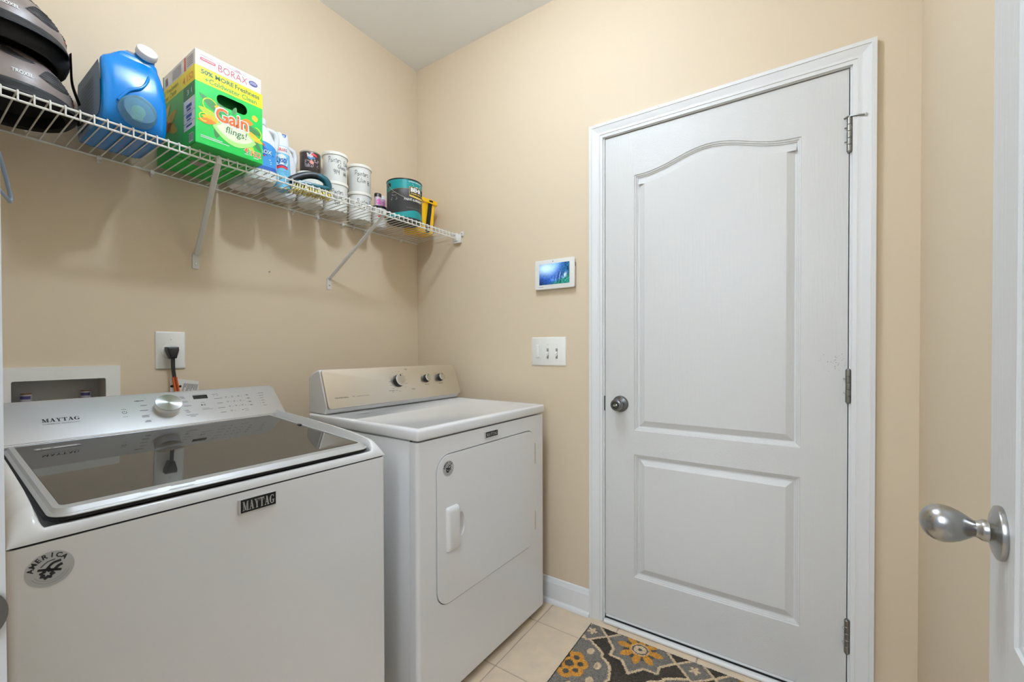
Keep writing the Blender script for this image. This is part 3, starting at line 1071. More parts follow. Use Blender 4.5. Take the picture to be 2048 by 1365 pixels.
# console
dv = Vector((0, 0.1, 0.094)).normalized()
WF = frame((0, 0.545, 0.943), (1, 0, 0), dv, (0, -dv.z, dv.y))
cl = rrect(0.0015, 0.7020, -0.0055, 0.1415, (0.006, 0.006, 0.022, 0.022), 7)
cw = obj('console', loft([[(p[0], p[1], d) for p in inset(cl, o)] for o, d in ((0.004, -0.075), (0.0, -0.060), (0.0, -0.0105), (0.0012, -0.004), (0.0045, -0.0005), (0.008, 0.0))], True, True).xf(WF), SILVER, WSH, 45)
obj('console_base', rbox(0.008, w - 0.008, 0.628, dp, 0.90, 0.995, 0.006, 2), ENAMEL2, WSH)
M = WF @ T(0.3700, 0.0720, 0)
kb = obj('knob', lathe([(0.0310, 0), (0.0312, 0.003), (0.0322, 0.020), (0.0328, 0.0235), (0.0322, 0.0250), (0.0312, 0.0250)], 48), KNOBM, cw, 40)
kb.matrix_local = M
kf = obj('knob_face', lathe([(0.0314, 0.0240), (0.0306, 0.0243), (0.0, 0.0238)], 48), KNOBM, kb, 40)
obj('knob_skirt', lathe([(0.0345, 0), (0.0345, 0.0008), (0.031, 0.001), (0, 0.001)], 40).xf(M), SILVER, cw)
obj('display', prism(rrect(0.4442, 0.4838, 0.0980, 0.1138, 0.001, 1), 0, 0.0006, WF), mat('display_black', (40, 40, 40), 0.15), cw, 0)
lt = onflat(shift(serif('MAYTAG', 0.0685, 0.0118), 0.1135, 0.0610), WF, 0.0004)
lt.add(onflat(shift(text('COMMERCIAL TECHNOLOGY', 0.067, 0.0032), 0.1136, 0.0525), WF, 0.0004))
obj('lettering', lt, INK, cw, 0)
pw = G()
pw.add(ribbon([(0.2722 + 0.0046 * math.cos(R(a)), 0.0698 + 0.0046 * math.sin(R(a))) for a in range(125, 416, 15)], 0.0012))
pw.add(rect2(0.2716, 0.2728, 0.0700, 0.0752))
pw.add(ribbon([(0.2722 + 0.013 * math.cos(R(a)), 0.0698 + 0.012 * math.sin(R(a))) for a in range(65, 121, 8)], 0.0011))
pw.add(poly2([(0.4578, 0.0675), (0.4640, 0.0710), (0.4578, 0.0745)])).add(rect2(0.4655, 0.4667, 0.0675, 0.0745)).add(rect2(0.4682, 0.4694, 0.0675, 0.0745))
pw.add(ribbon([(0.4635 + 0.011 * math.cos(R(a)), 0.0710 + 0.011 * math.sin(R(a))) for a in range(65, 116, 10)], 0.0010))
obj('button_symbols', onflat(pw, WF, 0.0004), INK, cw, 0)
ds = [(0.266, 0.277, 0.0535, 0.0009), (0.300, 0.322, 0.1090, 0.0026), (0.3045, 0.3105, 0.1090, 0.0042), (0.3108, 0.325, 0.0900, 0.0022), (0.3064, 0.3245, 0.0705, 0.0024), (0.3070, 0.324, 0.0510, 0.0020), (0.3065, 0.323, 0.0462, 0.0024), (0.3120, 0.3235, 0.0315, 0.0022), (0.3095, 0.3240, 0.0272, 0.0024),
      (0.411, 0.4200, 0.1115, 0.0018), (0.413, 0.4225, 0.1060, 0.0018), (0.4115, 0.427, 0.0920, 0.0012), (0.4135, 0.4275, 0.0880, 0.0010), (0.412, 0.4315, 0.0727, 0.0018), (0.411, 0.421, 0.0540, 0.0020), (0.4125, 0.423, 0.0475, 0.0020), (0.4110, 0.4405, 0.0345, 0.0016), (0.419, 0.434, 0.0292, 0.0016),
      (0.444, 0.484, 0.1175, 0.0006), (0.456, 0.4760, 0.0560, 0.0012), (0.4555, 0.486, 0.0510, 0.0010)]
for z in (0.1155, 0.110, 0.0905, 0.0715, 0.0525, 0.0335): ds.append((0.3255, 0.3268, z + .001, 0.0012))
for z in (0.114, 0.0945, 0.0752, 0.0562, 0.0370): ds.append((0.4088, 0.4100, z, 0.0012))
for r_, (a, b, z) in enumerate(((0.4997, 0.5236, 0.0932), (0.5028, 0.5198, 0.0724), (0.4999, 0.5208, 0.0517), (0.5018, 0.5188, 0.0324))):
    ds.append((a, b, z, 0.0016))
    for q in range(3 if r_ < 3 else 1):
        u = 0.5345 + q * 0.019
        ds += [(u - 0.003, u + 0.004, z + 0.0045, 0.0011), (u - 0.002, u + 0.003, z + 0.0015, 0.0014), (u + 0.0085, u + 0.0105, z + 0.001, 0.0016)]
for q in range(4):
    z = 0.0985 - q * 0.0155
    ds += [(0.5915, 0.5930, z - 0.001, 0.0016), (0.5965, 0.604, z + 0.0012, 0.0015), (0.5965, 0.605, z - 0.0016, 0.0015)]
for q in range(6):
    z = 0.1022 - q * 0.0116
    ds += [(0.6320, 0.6334, z - 0.0008, 0.0015), (0.6375, 0.6375 + (0.019, 0.016, 0.011, 0.011, 0.009, 0.012)[q], z, 0.0015)]
ds += [(0.498, 0.515, 0.1125, 0.0013), (0.5005, 0.5030, 0.1055, 0.002), (0.511, 0.5135, 0.106, 0.0022), (0.565, 0.571, 0.034, 0.002), (0.574, 0.586, 0.036, 0.001), (0.574, 0.586, 0.029, 0.001)]
obj('control_print', onflat(dashes(ds), WF, 0.0004), GREYINK, cw, 0)['kind'] = 'stuff'
badge(WSH, 0.3165, 0.3938, 0.8150, 0.8435, FR) if False else badge(WSH, 0.3165, 0.3940, 0.8165, 0.8480, FR)
america_sticker(WSH, 0.0450, 0.8190, 0.0275, FR)

# ================================================================== things on the shelf
# two riding helmets stacked
HG = mat('helmet_grey', (128, 116, 110), 0.38)
HB = mat('helmet_black', (12, 12, 12), 0.7)
HMESH = mat('helmet_mesh', (58, 56, 56), 0.7)


def helmet(label, loc, rz, HS, HT, drop):
    h = thing('riding_helmet', label, 'helmet', loc, rz, 'riding helmets stacked at the left end of the shelf')
    RX, RY = 0.122, 0.124
    prof = [(1.0 * math.cos(R(a)), HS + (HT - HS) * math.sin(R(a))) for a in range(0, 91, 6)]
    prof[-1] = (0.002, HT)
    inner = [(0.90 * r, HS + (z - HS) * 0.86) for r, z in prof[::-1]]
    obj('shell', lathe([(r, z) for r, z in prof], 48, RX, RY, False), HG, h, 60)
    band = [(0.985, HS + 0.004), (1.012, HS - 0.002), (1.03, HS * .78), (1.04, HS * .55), (1.03, HS * .35), (0.99, 0.006), (0.95, 0.0), (0.86, 0.004), (0.84, 0.03), (0.86, HS)] + inner
    obj('rim_band', lathe(band, 48, RX, RY, False), HB, h, 50)
    # brim at the front (local -y)
    top, bot = [], []
    for i in range(17):
        a = R(-90 - 56 + 112 * i / 16)
        k = math.cos((a + math.pi / 2) * 1.55)
        ext = 0.0 + 0.035 * max(0, k)
        top.append(((RX * 1.03) * math.cos(a), (RY * 1.03) * math.sin(a), HS - 0.006))
        bot.append(((RX * 1.03 + ext) * math.cos(a), (RY * 1.03 + ext) * math.sin(a), HS - 0.024 - 0.010 * max(0, k)))
    b2 = [(p[0], p[1], p[2] - 0.005) for p in bot]
    t2 = [(p[0], p[1], p[2] - 0.012) for p in top]
    obj('brim', loft([[top[i], bot[i], b2[i], t2[i]] for i in range(17)]), HB, h, 50, True)

    def sph(u, v, lift=0.001):  # azimuth / elevation degrees on the shell
        a, e = R(u), R(v)
        return ((RX + lift) * math.cos(e) * math.cos(a), (RY + lift) * math.cos(e) * math.sin(a), HS + (HT - HS + lift) * math.sin(e))
    vents = [[(-118, 44), (-112, 33), (-96, 30), (-82, 34), (-96, 38), (-108, 46)], [(-84, 16), (-72, 30), (-58, 32), (-44, 18), (-54, 12), (-68, 11)], [(-30, 16), (-22, 30), (-8, 32), (0, 16), (-14, 10)],
             [(-150, 50), (-132, 44), (-112, 46), (-110, 52), (-130, 54)], [(-62, 52), (-42, 48), (-22, 52), (-42, 60)]]
    for vn in vents:
        lo_ = [(p.x, p.y) for p in smooth_path([(a, b, 0) for a, b in vn + vn[:1]], 4)][:-1]
        cx = sum(p[0] for p in lo_) / len(lo_)
        cy = sum(p[1] for p in lo_) / len(lo_)
        n = len(lo_)
        rings = [[sph(cx + (p[0] - cx) * k, cy + (p[1] - cy) * k, l) for p in lo_] for k, l in ((1.0, 0.0006), (0.93, 0.0018), (0.5, 0.0014), (0.05, 0.0014))]
        v_ = obj('vent', loft(rings, False, True), HMESH, h, 60)
        gl = G()
        v0, v1 = min(p[1] for p in lo_), max(p[1] for p in lo_)
        for q in range(1, 7):
            vv = v0 + (v1 - v0) * q / 7
            xs_ = []
            for i in range(n):
                p, p2 = lo_[i], lo_[(i + 1) % n]
                if (p[1] - vv) * (p2[1] - vv) < 0:
                    xs_.append(p[0] + (p2[0] - p[0]) * (vv - p[1]) / (p2[1] - p[1]))
            if len(xs_) >= 2:
                gl.add(tube([sph(min(xs_) + 1, vv, 0.002), sph((min(xs_) + max(xs_)) / 2, vv, 0.002), sph(max(xs_) - 1, vv, 0.002)], 0.0009, 5))
        obj('vent_slats', gl, HB, v_)
    tx = text('TROXEL', 0.038, 0.0095, bold=0.03)
    obj('lettering', G([sph(-106 + p[0] / 0.0022, 9 + p[1] / 0.0020, 0.0012) for p in tx.v], tx.f), WHITEINK, h, 0)
    # chin straps hanging on the right side
    sp = smooth_path([sph(-24, 2, 0.006), (RX * 0.98, -0.048, HS * .5), (RX * 0.98, -0.055, HS * .5 - .02 - drop * .4), (RX * 1.08, -0.060, 0.006 - drop)], 5)
    obj('strap', loft([[(p.x, p.y - 0.007, p.z - 0.0008), (p.x, p.y + 0.007, p.z - 0.0008), (p.x, p.y + 0.007, p.z + 0.0012), (p.x, p.y - 0.007, p.z + 0.0012)] for p in sp]), HB, h)
    obj('brand_dot', G([sph(-34 + p[0], 9 + p[1], 0.0012) for p in fan(circ(0, 0, 3.0, 12)).v], fan(circ(0, 0, 3.0, 12)).f), mat('red_dot', (205, 60, 58), 0.5), h, 0)
    return h


hx, hy = -1.5500, -0.152
helmet('lower grey and black riding helmet, resting on the shelf wires', (hx + 0.006, hy, ZT), R(14), 0.034, 0.152, -0.03)
helmet('upper grey and black riding helmet, nested on top of another helmet', (hx - 0.007, hy + 0.000, ZT + 0.128), R(10), 0.060, 0.165, 0.075)

# blue detergent jug lying on its long side with a tap
jug = thing('detergent_jug', 'large translucent blue detergent jug with white cap and measuring cup on its tap', 'jug', (-1.3260, -0.168, ZT))
JB = mat('blue_jug_plastic', (0, 126, 208), 0.2, coat=0.2)
out = [(0.115, 0.004), (0.126, 0.03), (0.124, 0.150), (0.108, 0.186), (0.070, 0.205), (0.02, 0.216), (-0.030, 0.232), (-0.070, 0.240), (-0.108, 0.214), (-0.112, 0.196), (-0.126, 0.165), (-0.136, 0.11), (-0.137, 0.04), (-0.128, 0.012), (-0.108, 0.002), (0.0, 0.0), (0.09, 0.0)]
P3 = smooth_path([(a, b, 0) for a, b in out + out[:1]], 4)[:-1]
lo_ = [(p.x, p.y) for p in P3]
lo_ = [(a, max(0.0, b)) for a, b in lo_]
cy_, cz_ = -0.005, 0.115


def jring(xv, k, neck):
    r_ = []
    for a, b in lo_:
        lf = float(np.interp(b, [0, 0.172, 0.182, 0.236, 0.262], [1.0, 1.0, 0.94, 0.10, 0.0]))
        rg_ = float(np.interp(b, [0, 0.085, 0.15, 0.20, 0.245], [1.0, 1.0, 0.93, 0.82, 0.74]))
        xx = xv * lf if xv < 0 else xv * rg_
        r_.append((xx, cy_ + (a - cy_) * k, cz_ + (b - cz_) * k if b > 0.02 else b + (1 - k) * 0.03))
    return r_


body = loft([jring(xv, k, 0) for xv, k in ((-0.070, 0.88), (-0.0695, 0.915), (-0.067, 0.95), (-0.059, 0.98), (-0.044, 1.0), (0.044, 1.0), (0.057, 0.98), (0.066, 0.945), (0.0695, 0.90), (0.070, 0.86))])
obj('body', body, JB, jug, 60, True)
# side label on the face towards the doorway
lab = [(cy_ + (a - cy_) * 0.86, cz_ + (b - cz_) * 0.80) for a, b in lo_]
lab = [(a, min(b, 0.166)) for a, b in lab]
lb_ = fan([(-a, b) for a, b in lab])
obj('side_label', onflat(lb_, frame((-0.0702, 0, 0), (0, -1, 0), (0, 0, 1), (-1, 0, 0)), 0.0008), mat('label_bluegrey', (126, 152, 186), 0.5), jug, 0)
obj('label_print', onflat(dashes([(-0.075, 0.06, 0.035 + 0.010 * i, 0.003) for i in range(11)]), frame((-0.0702, 0, 0), (0, -1, 0), (0, 0, 1), (-1, 0, 0)), 0.0014), mat('label_print_blue', (104, 128, 160), 0.5), jug, 0)
cn = Vector((0.02, -0.86, 0.50)).normalized()
cxv = Vector((0, 0, 1)).cross(cn).normalized() * -1
CM = frame((0.029, -0.106, 0.230), cxv, cn.cross(cxv), cn)
obj('neck', lathe([(0.034, -0.055), (0.028, -0.03), (0.0225, -0.012), (0.0215, 0.0)], 28).xf(CM), JB, jug, 50)
cap = obj('cap', lathe([(0.0, -0.002), (0.0238, -0.002), (0.0245, 0.0), (0.0245, 0.012), (0.0228, 0.0145), (0.0, 0.0145)], 32).xf(CM), PLASTIC, jug, 40)
# molded ridge lines / finger recess on the front
obj('front_ridge', tube(smooth_path([(0.030, -0.113, 0.180), (0.026, -0.129, 0.150), (0.010, -0.1385, 0.118), (-0.018, -0.1405, 0.096), (-0.040, -0.1405, 0.060)], 6), 0.004, 8), JB, jug, 60)
TMx = frame((0.0, -0.135, 0.045), (1, 0, 0), (0, 0, 1), (0, -1, 0))
tap = obj('tap', lathe([(0, 0), (0.016, 0), (0.016, 0.014), (0.010, 0.016), (0.010, 0.020), (0, 0.020)], 24).xf(TMx), mat('tap_cream', (226, 226, 190), 0.4), jug, 40)
obj('tap_lever', rbox(-0.012, 0.012, -0.022, -0.008, 0.004, 0.010, 0.003, 2).xf(TMx), mat('tap_cream', (226, 226, 190), 0.4), tap)
CUP = mat('cup_clear_plastic', (176, 222, 232), 0.18, trans=0.75, ior=1.2)
obj('measuring_cup', lathe([(0.0425, 0.003), (0.0430, 0.006), (0.0405, 0.009), (0.037, 0.026), (0.034, 0.030), (0.0, 0.031), (0.0, 0.0298), (0.033, 0.0288), (0.0355, 0.026), (0.0395, 0.008)], 36, caps=False).xf(TMx), CUP, jug, 50)

# laundry pods carton
GB = thing('laundry_pods_box', 'green and yellow carton of laundry pods with a hand hole, overhanging the shelf front', 'box', (-1.2043, -0.345, ZT + 0.0045))
bw, bd, bh = 0.1888, 0.3075, 0.2285
GREEN = flat('carton_green', (22, 186, 72), 0.4)
DGREEN = flat('carton_deep_green', (10, 110, 42), 0.5)
YEL = flat('carton_yellow', (250, 224, 30), 0.4)
FRG = frame((0, 0, 0), (1, 0, 0), (0, 0, 1), (0, -1, 0))
hl_ = [(0.0945 + p[0] * 0.047 + 0.004, 0.1530 + p[1] * 0.0175) for p in [(x_, y_) for x_, y_ in circ(0, 0, 1, 32)]]
hl_ = rrect(0.056, 0.142, 0.1365, 0.1705, 0.016, 6)
ct = holed([(0.0015, 0.0015), (bw - 0.0015, 0.0015), (bw - 0.0015, bh - 0.0015), (0.0015, bh - 0.0015)], [hl_], -0.002, 0.0).xf(FRG)
ct.add(box(0, bw, 0.0015, bd, 0, 0.0015)).add(box(0, bw, 0.0015, bd, bh - 0.0015, bh)).add(box(0, 0.0015, 0.0005, bd, 0, bh)).add(box(bw - 0.0015, bw, 0.0005, bd, 0, bh)).add(box(0, bw, bd - 0.0015, bd, 0, bh))
obj('carton', ct, GREEN, GB, 0)
obj('hole_liner', box(0.04, 0.16, 0.034, 0.036, 0.11, 0.20).add(box(0.05, 0.150, 0.012, 0.030, 0.115, 0.137)), DGREEN, GB, 0)
obj('yellow_band', onflat(poly2([(0, 0.182), (bw, 0.182), (bw, bh), (0, bh)]), FRG, 0.0004), YEL, GB, 0)
GI = flat('green_ink', (28, 92, 46), 0.5)
g = onflat(shift(text('50% MORE', 0.088, 0.0135, bold=0.03), 0.015, 0.2085), FRG, 0.0008)
g.add(onflat(shift(text('Freshness', 0.072, 0.0145, bold=0.02), 0.107, 0.2075), FRG, 0.0008))
obj('lettering', g, GI, GB, 0)
obj('lettering', onflat(shift(text('+Coldwater Clean', 0.146, 0.0150, bold=0.018), 0.025, 0.1875), FRG, 0.0008), flat('leaf_green_ink', (42, 150, 62)), GB, 0)


def leaf(cx, cy, l, wd, ang):
    pts = []
    for i in range(13):
        t = i / 12
        pts.append((l * (t - 0.5), wd * math.sin(math.pi * t) ** 0.8))
    for i in range(11, 0, -1):
        t = i / 12
        pts.append((l * (t - 0.5), -wd * math.sin(math.pi * t) ** 0.8))
    return shift(fan(pts), cx, cy, R(ang))


GL = [('leaf', (60, 120, 62), [(0.040, 0.128, 0.075, 0.010, -35), (0.150, 0.100, 0.075, 0.011, -12), (0.168, 0.058, 0.055, 0.009, -50), (0.058, 0.056, 0.050, 0.010, 80), (0.072, 0.128, 0.05, 0.009, -28), (0.105, 0.136, 0.03, 0.006, 70)]),
      ('lime', (190, 210, 60), [(0.038, 0.098, 0.065, 0.011, -18), (0.145, 0.046, 0.065, 0.010, -48)]),
      ('gold', (246, 190, 44), [(0.152, 0.080, 0.080, 0.011, -20), (0.040, 0.083, 0.05, 0.010, -5), (0.060, 0.125, 0.022, 0.008, -10), (0.165, 0.140, 0.02, 0.010, 20)]),
      ('glow', (176, 232, 130), [(0.106, 0.062, 0.125, 0.036, -4)]), ('pale', (236, 246, 206), [(0.106, 0.066, 0.105, 0.026, -4)]),
      ('orange', (240, 134, 34), [(0.030, 0.073, 0.05, 0.0085, 8), (0.142, 0.118, 0.035, 0.010, 5)])]
for i, (nm, c, ls_) in enumerate(GL):
    for a in ls_:
        obj('leaf_print', onflat(leaf(*a), FRG, 0.0005 + 0.0001 * i), flat('carton_' + nm, c), GB, 0)
sw = ribbon([(0.038 + 0.019 * math.cos(R(a)), 0.124 + 0.019 * math.sin(R(a))) for a in range(20, 290, 15)], 0.003)
sw.add(ribbon([(0.166 + 0.018 * math.cos(R(a)), 0.092 + 0.02 * math.sin(R(a))) for a in range(-120, 100, 15)], 0.003))
sw.add(ribbon([(0.022 + 0.012 * math.cos(R(a)), 0.082 + 0.012 * math.sin(R(a))) for a in range(40, 320, 20)], 0.003))
obj('swirl_print', onflat(sw, FRG, 0.0011), flat('carton_swirl', (214, 226, 60)), GB, 0)
obj('logo_outline', onflat(shift(text('Gain', 0.098, 0.049, bold=0.06), 0.049, 0.083), FRG, 0.0012), WHITEINK, GB, 0)
obj('logo', onflat(shift(text('Gain', 0.090, 0.0410, bold=0.018), 0.053, 0.087), FRG, 0.0018), flat('logo_orange', (238, 104, 30)), GB, 0)
obj('lettering', onflat(shift(text('flings!', 0.060, 0.027, shear=0.15), 0.080, 0.0530), FRG, 0.0016), GI, GB, 0)
g = onflat(shift(text('4', 0.011, 0.016, bold=0.02), 0.132, 0.0200), FRG, 0.0012).add(onflat(shift(text('152', 0.029, 0.016, bold=0.02), 0.153, 0.0165), FRG, 0.0012))
obj('lettering', g, flat('count_orange', (240, 110, 60)), GB, 0)
g = onflat(shift(text('4', 0.0135, 0.0185, bold=0.06), 0.1308, 0.0188), FRG, 0.0008).add(onflat(shift(text('152', 0.032, 0.0185, bold=0.05), 0.1515, 0.0153), FRG, 0.0008))
g.add(onflat(rect2(0.1475, 0.1487, 0.0135, 0.038), FRG, 0.0008)).add(onflat(dashes([(0.0125, 0.070, 0.0260, 0.0020), (0.0125, 0.090, 0.0215, 0.0020), (0.133, 0.145, 0.0155, 0.0022), (0.160, 0.176, 0.0115, 0.0022)]), FRG, 0.0008))
obj('white_print', g, WHITEINK, GB, 0)
# left side of the carton (faces -x): u runs from the back edge to the front edge
SL = frame((0, bd, 0), (0, -1, 0), (0, 0, 1), (-1, 0, 0))
obj('yellow_band', onflat(rect2(0, bd, 0.182, bh), SL, 0.0004), YEL, GB, 0)
obj('lettering', onflat(shift(text('MORE Freshness', 0.165, 0.0140), 0.02, 0.207), SL, 0.0008).add(onflat(shift(text('dwater Clean', 0.130, 0.0140), 0.04, 0.188), SL, 0.0008)), flat('olive_ink', (96, 128, 40)), GB, 0)
obj('count_print', onflat(shift(text('4 152', 0.075, 0.020), 0.222, 0.192), SL, 0.0008), flat('count_orange', (240, 110, 60)), GB, 0)
obj('logo', onflat(shift(text('Gain', 0.085, 0.040, bold=0.02), 0.035, 0.085), SL, 0.0012), flat('logo_orange', (238, 104, 30)), GB, 0)
for a in ((0.11, 0.115, 0.13, 0.02, 20), (0.13, 0.09, 0.1, 0.016, -25), (0.08, 0.14, 0.1, 0.015, 40)):
    obj('leaf_print', onflat(leaf(*a), SL, 0.0006), flat('carton_gold', (246, 190, 44)), GB, 0)
obj('info_head', onflat(rect2(0.225, 0.3065, 0.139, 0.180), SL, 0.0005), flat('carton_head_green', (40, 120, 66)), GB, 0)
obj('info_panel', onflat(rect2(0.225, 0.3065, 0.048, 0.139), SL, 0.0005), WHITEINK, GB, 0)
obj('info_print', onflat(dashes([(0.245, 0.285, 0.118, 0.010), (0.250, 0.280, 0.107, 0.006), (0.245, 0.285, 0.088, 0.010), (0.250, 0.280, 0.077, 0.005), (0.245, 0.285, 0.060, 0.006), (0.225, 0.3065, 0.0985, 0.0012), (0.225, 0.3065, 0.0690, 0.0012)]), SL, 0.0009), flat('info_blue', (60, 84, 150)), GB, 0)
obj('info_numeral', onflat(shift(text('3 1', 0.035, 0.014), 0.252, 0.152), SL, 0.0009), WHITEINK, GB, 0)
g = onflat(rect2(0.262, 0.293, 0.008, 0.034), SL, 0.0005)
obj('barcode_patch', g, WHITEINK, GB, 0)
obj('barcode', onflat(G().add(dashes([])).add(rect2(0.264, 0.266, 0.011, 0.032)).add(rect2(0.268, 0.2690, 0.011, 0.032)).add(rect2(0.271, 0.2735, 0.011, 0.032)).add(rect2(0.276, 0.277, 0.011, 0.032)).add(rect2(0.279, 0.2815, 0.011, 0.032)).add(rect2(0.284, 0.285, 0.011, 0.032)).add(rect2(0.287, 0.290, 0.011, 0.032)), SL, 0.0009), INK, GB, 0)
UN = frame((0, 0, 0), (1, 0, 0), (0, 1, 0), (0, 0, -1))
UN = frame((0, 0, 0), (1, 0, 0), (0, -1, 0), (0, 0, -1))
obj('bottom_flap_gap', onflat(rect2(0.004, bw - 0.004, -0.1620, -0.1575), UN, 0.0003), flat('flap_dark', (20, 40, 22)), GB, 0)
obj('tape', onflat(rect2(0.045, 0.085, -0.185, -0.150), UN, 0.0006), flat('tape_pinkgrey', (176, 160, 156)), GB, 0)

# borax carton on top
BX = thing('borax_box', 'white borax carton lying flat on top of the green pods carton', 'box', (-1.2030, -0.3445, ZT + 0.0050 + bh))
cw_, cd_, ch_ = 0.1840, 0.252, 0.0470
obj('carton', rbox(0, cw_, 0, cd_, 0, ch_, 0.001, 1), flat('carton_white', (236, 235, 232), 0.4), BX)
obj('lettering', onflat(shift(text('BORAX', 0.082, 0.0205, bold=-0.012), 0.060, 0.009), FRG, 0.0008), flat('borax_red', (196, 34, 52)), BX, 0)
g = onflat(prism(rrect(0.012, 0.053, 0.0190, 0.0275, 0.004, 4), 0, 0.0003), FRG, 0.0004)
obj('red_pill', g, flat('pill_red', (222, 84, 92)), BX, 0)
obj('pill_text', onflat(dashes([(0.016, 0.049, 0.0232, 0.0018)]), FRG, 0.0011), WHITEINK, BX, 0)
obj('seal', onflat(shift(fan(circ(0, 0, 0.0135, 24, 0.0085)), 0.160, 0.0215), FRG, 0.0006), flat('seal_blue', (62, 62, 130)), BX, 0)
obj('seal_text', onflat(dashes([(0.151, 0.169, 0.0245, 0.0014), (0.150, 0.170, 0.0200, 0.0014)]), FRG, 0.0011), WHITEINK, BX, 0)
obj('fine_print', onflat(dashes([(0.012, 0.050, 0.0345, 0.0012), (0.078, 0.145, 0.0350, 0.0010), (0.108, 0.122, 0.0385, 0.0025), (0.105, 0.126, 0.0335, 0.0012)]), FRG, 0.0008), flat('print_rose', (190, 150, 160)), BX, 0)
SB = frame((0, cd_, 0), (0, -1, 0), (0, 0, 1), (-1, 0, 0))
obj('side_print', onflat(dashes([(0.08, 0.150, 0.008 + 0.004 * i, 0.0014) for i in range(8)] + [(0.195, 0.238, 0.010 + 0.006 * i, 0.003) for i in range(5)]), SB, 0.0006), flat('print_greyrose', (176, 160, 168)), BX, 0)
obj('side_stripe', onflat(rect2(0.172, 0.184, 0.003, 0.043), SB, 0.0006), flat('pill_red', (222, 84, 92)), BX, 0)
obj('barcode', onflat(G().add(rect2(0.022, 0.025, 0.008, 0.032)).add(rect2(0.028, 0.030, 0.008, 0.032)).add(rect2(0.033, 0.037, 0.008, 0.032)).add(rect2(0.040, 0.042, 0.008, 0.032)), SB, 0.0006), GREYINK, BX, 0)
obj('edge_trim', onflat(rect2(0, 0.006, 0, ch_), SB, 0.0005), flat('edge_teal', (60, 110, 104)), BX, 0)


# white bleach-type jugs
def bleach(name, label, loc, rz, hw, hd, H, colored, group=None):
    t = thing(name, label, 'jug', loc, rz, group)
    def sec(z, a, b, dx=0):
        return [(a * math.copysign(abs(math.cos(q)) ** 0.62, math.cos(q)) + dx, b * math.copysign(abs(math.sin(q)) ** 0.62, math.sin(q)), z) for q in [2 * math.pi * i / 40 for i in range(40)]]
    S = [(0, .86, .86, 0), (.008, .95, .95, 0), (.025, 1, 1, 0), (.48 * H, 1, 1, 0), (.56 * H, .98, .98, 0), (.66 * H, .88, .9, 0), (.76 * H, .70, .76, 0), (.84 * H, .50, .56, 0), (.89 * H, .36, .40, 0), (.905 * H, .34, .38, 0)]
    body = loft([sec(z, hw * a, hd * b, dx) for z, a, b, dx in S])
    WP = mat('jug_white', (228, 230, 232), 0.3)
    obj('body', body, WP, t, 50)
    obj('cap', lathe([(0.0, .9 * H), (0.022, .9 * H), (0.0225, .985 * H), (0.02, H), (0, H)], 24), WP if not colored else mat('cap_blue_white', (226, 230, 240), 0.35), t, 40)
    obj('handle', tube(smooth_path([(hw * .46, 0, .86 * H), (hw * .95, 0, .83 * H), (hw * 1.06, 0, .72 * H), (hw * .93, 0, .55 * H)], 6), 0.0095, 10), WP, t, 60)
    if colored:
        # wrap label on the front half
        def wrap(g, l):
            o_ = []
            for u, v, z in g.v:
                q = math.copysign(1, u) if abs(u) >= hw else u / hw
                y = -hd * (1 - min(.999, abs(q)) ** 3.2) ** (1 / 3.2)
                o_.append((u * 1.0, y - l - z, v))
            return G(o_, g.f)
        def grid(u0, u1, v0, v1, n=24):
            g = G()
            for i in range(n + 1):
                u = u0 + (u1 - u0) * i / n
                g.v += [(u, v0, 0), (u, v1(u) if callable(v1) else v1, 0)]
            for i in range(n): g.f.append((2 * i, 2 * i + 2, 2 * i + 3, 2 * i + 1))
            return g
        a = hw * .97
        obj('label', wrap(grid(-a, a, .18 * H, lambda u: (.60 - .10 * (abs(u) / hw) ** 2) * H), .0006), flat('bleach_blue', (60, 146, 214), .35), t, 50)
        obj('label_band', wrap(grid(-a, a, .16 * H, .215 * H), .0010), flat('bleach_navy', (36, 92, 176), .35), t, 50)
        dm = [(-a * .95, .42 * H), (-a * .2, .55 * H), (a * .1, .555 * H), (a * .90, .375 * H), (a * .1, .36 * H), (-a * .2, .355 * H)]
        obj('emblem', wrap(shift(fan(dm), 0, 0), .0018), flat('bleach_red', (206, 44, 52), .4), t, 0)
        dn = [(p[0] * .86, .43 * H + (p[1] - .43 * H) * .74) for p in dm]
        obj('emblem_field', wrap(fan(dn), .0026), flat('bleach_deep_blue', (40, 90, 180), .4), t, 0)
        obj('lettering', wrap(shift(text('CLOROX', hw * 1.30, .060 * H, bold=.02, sub=.008), -hw * .72, .405 * H), .0034), WHITEINK, t, 0)
        obj('fine_print', wrap(dashes([(-.6 * a, .55 * a, .325 * H, .003), (-.65 * a, .6 * a, .295 * H, .0025), (-.6 * a, .6 * a, .265 * H, .0025)]), .0016), WHITEINK, t, 0)
    return t


bleach('bleach_jug', 'white bleach jug with blue label, between the pods carton and the spray can', (-0.948, -0.180, zdeck(-.18, -.95)), R(-14), 0.0545, 0.0420, 0.232, True)
bleach('white_jug', 'plain white jug behind the bleach jug, only its base showing through the wires', (-0.952, -0.076, ZT), R(-4), 0.0560, 0.0420, 0.205, False)
bleach('white_jug', 'plain white jug behind the disinfectant spray can', (-0.820, -0.078, ZT + .001), R(-4), 0.0570, 0.0400, 0.250, False)

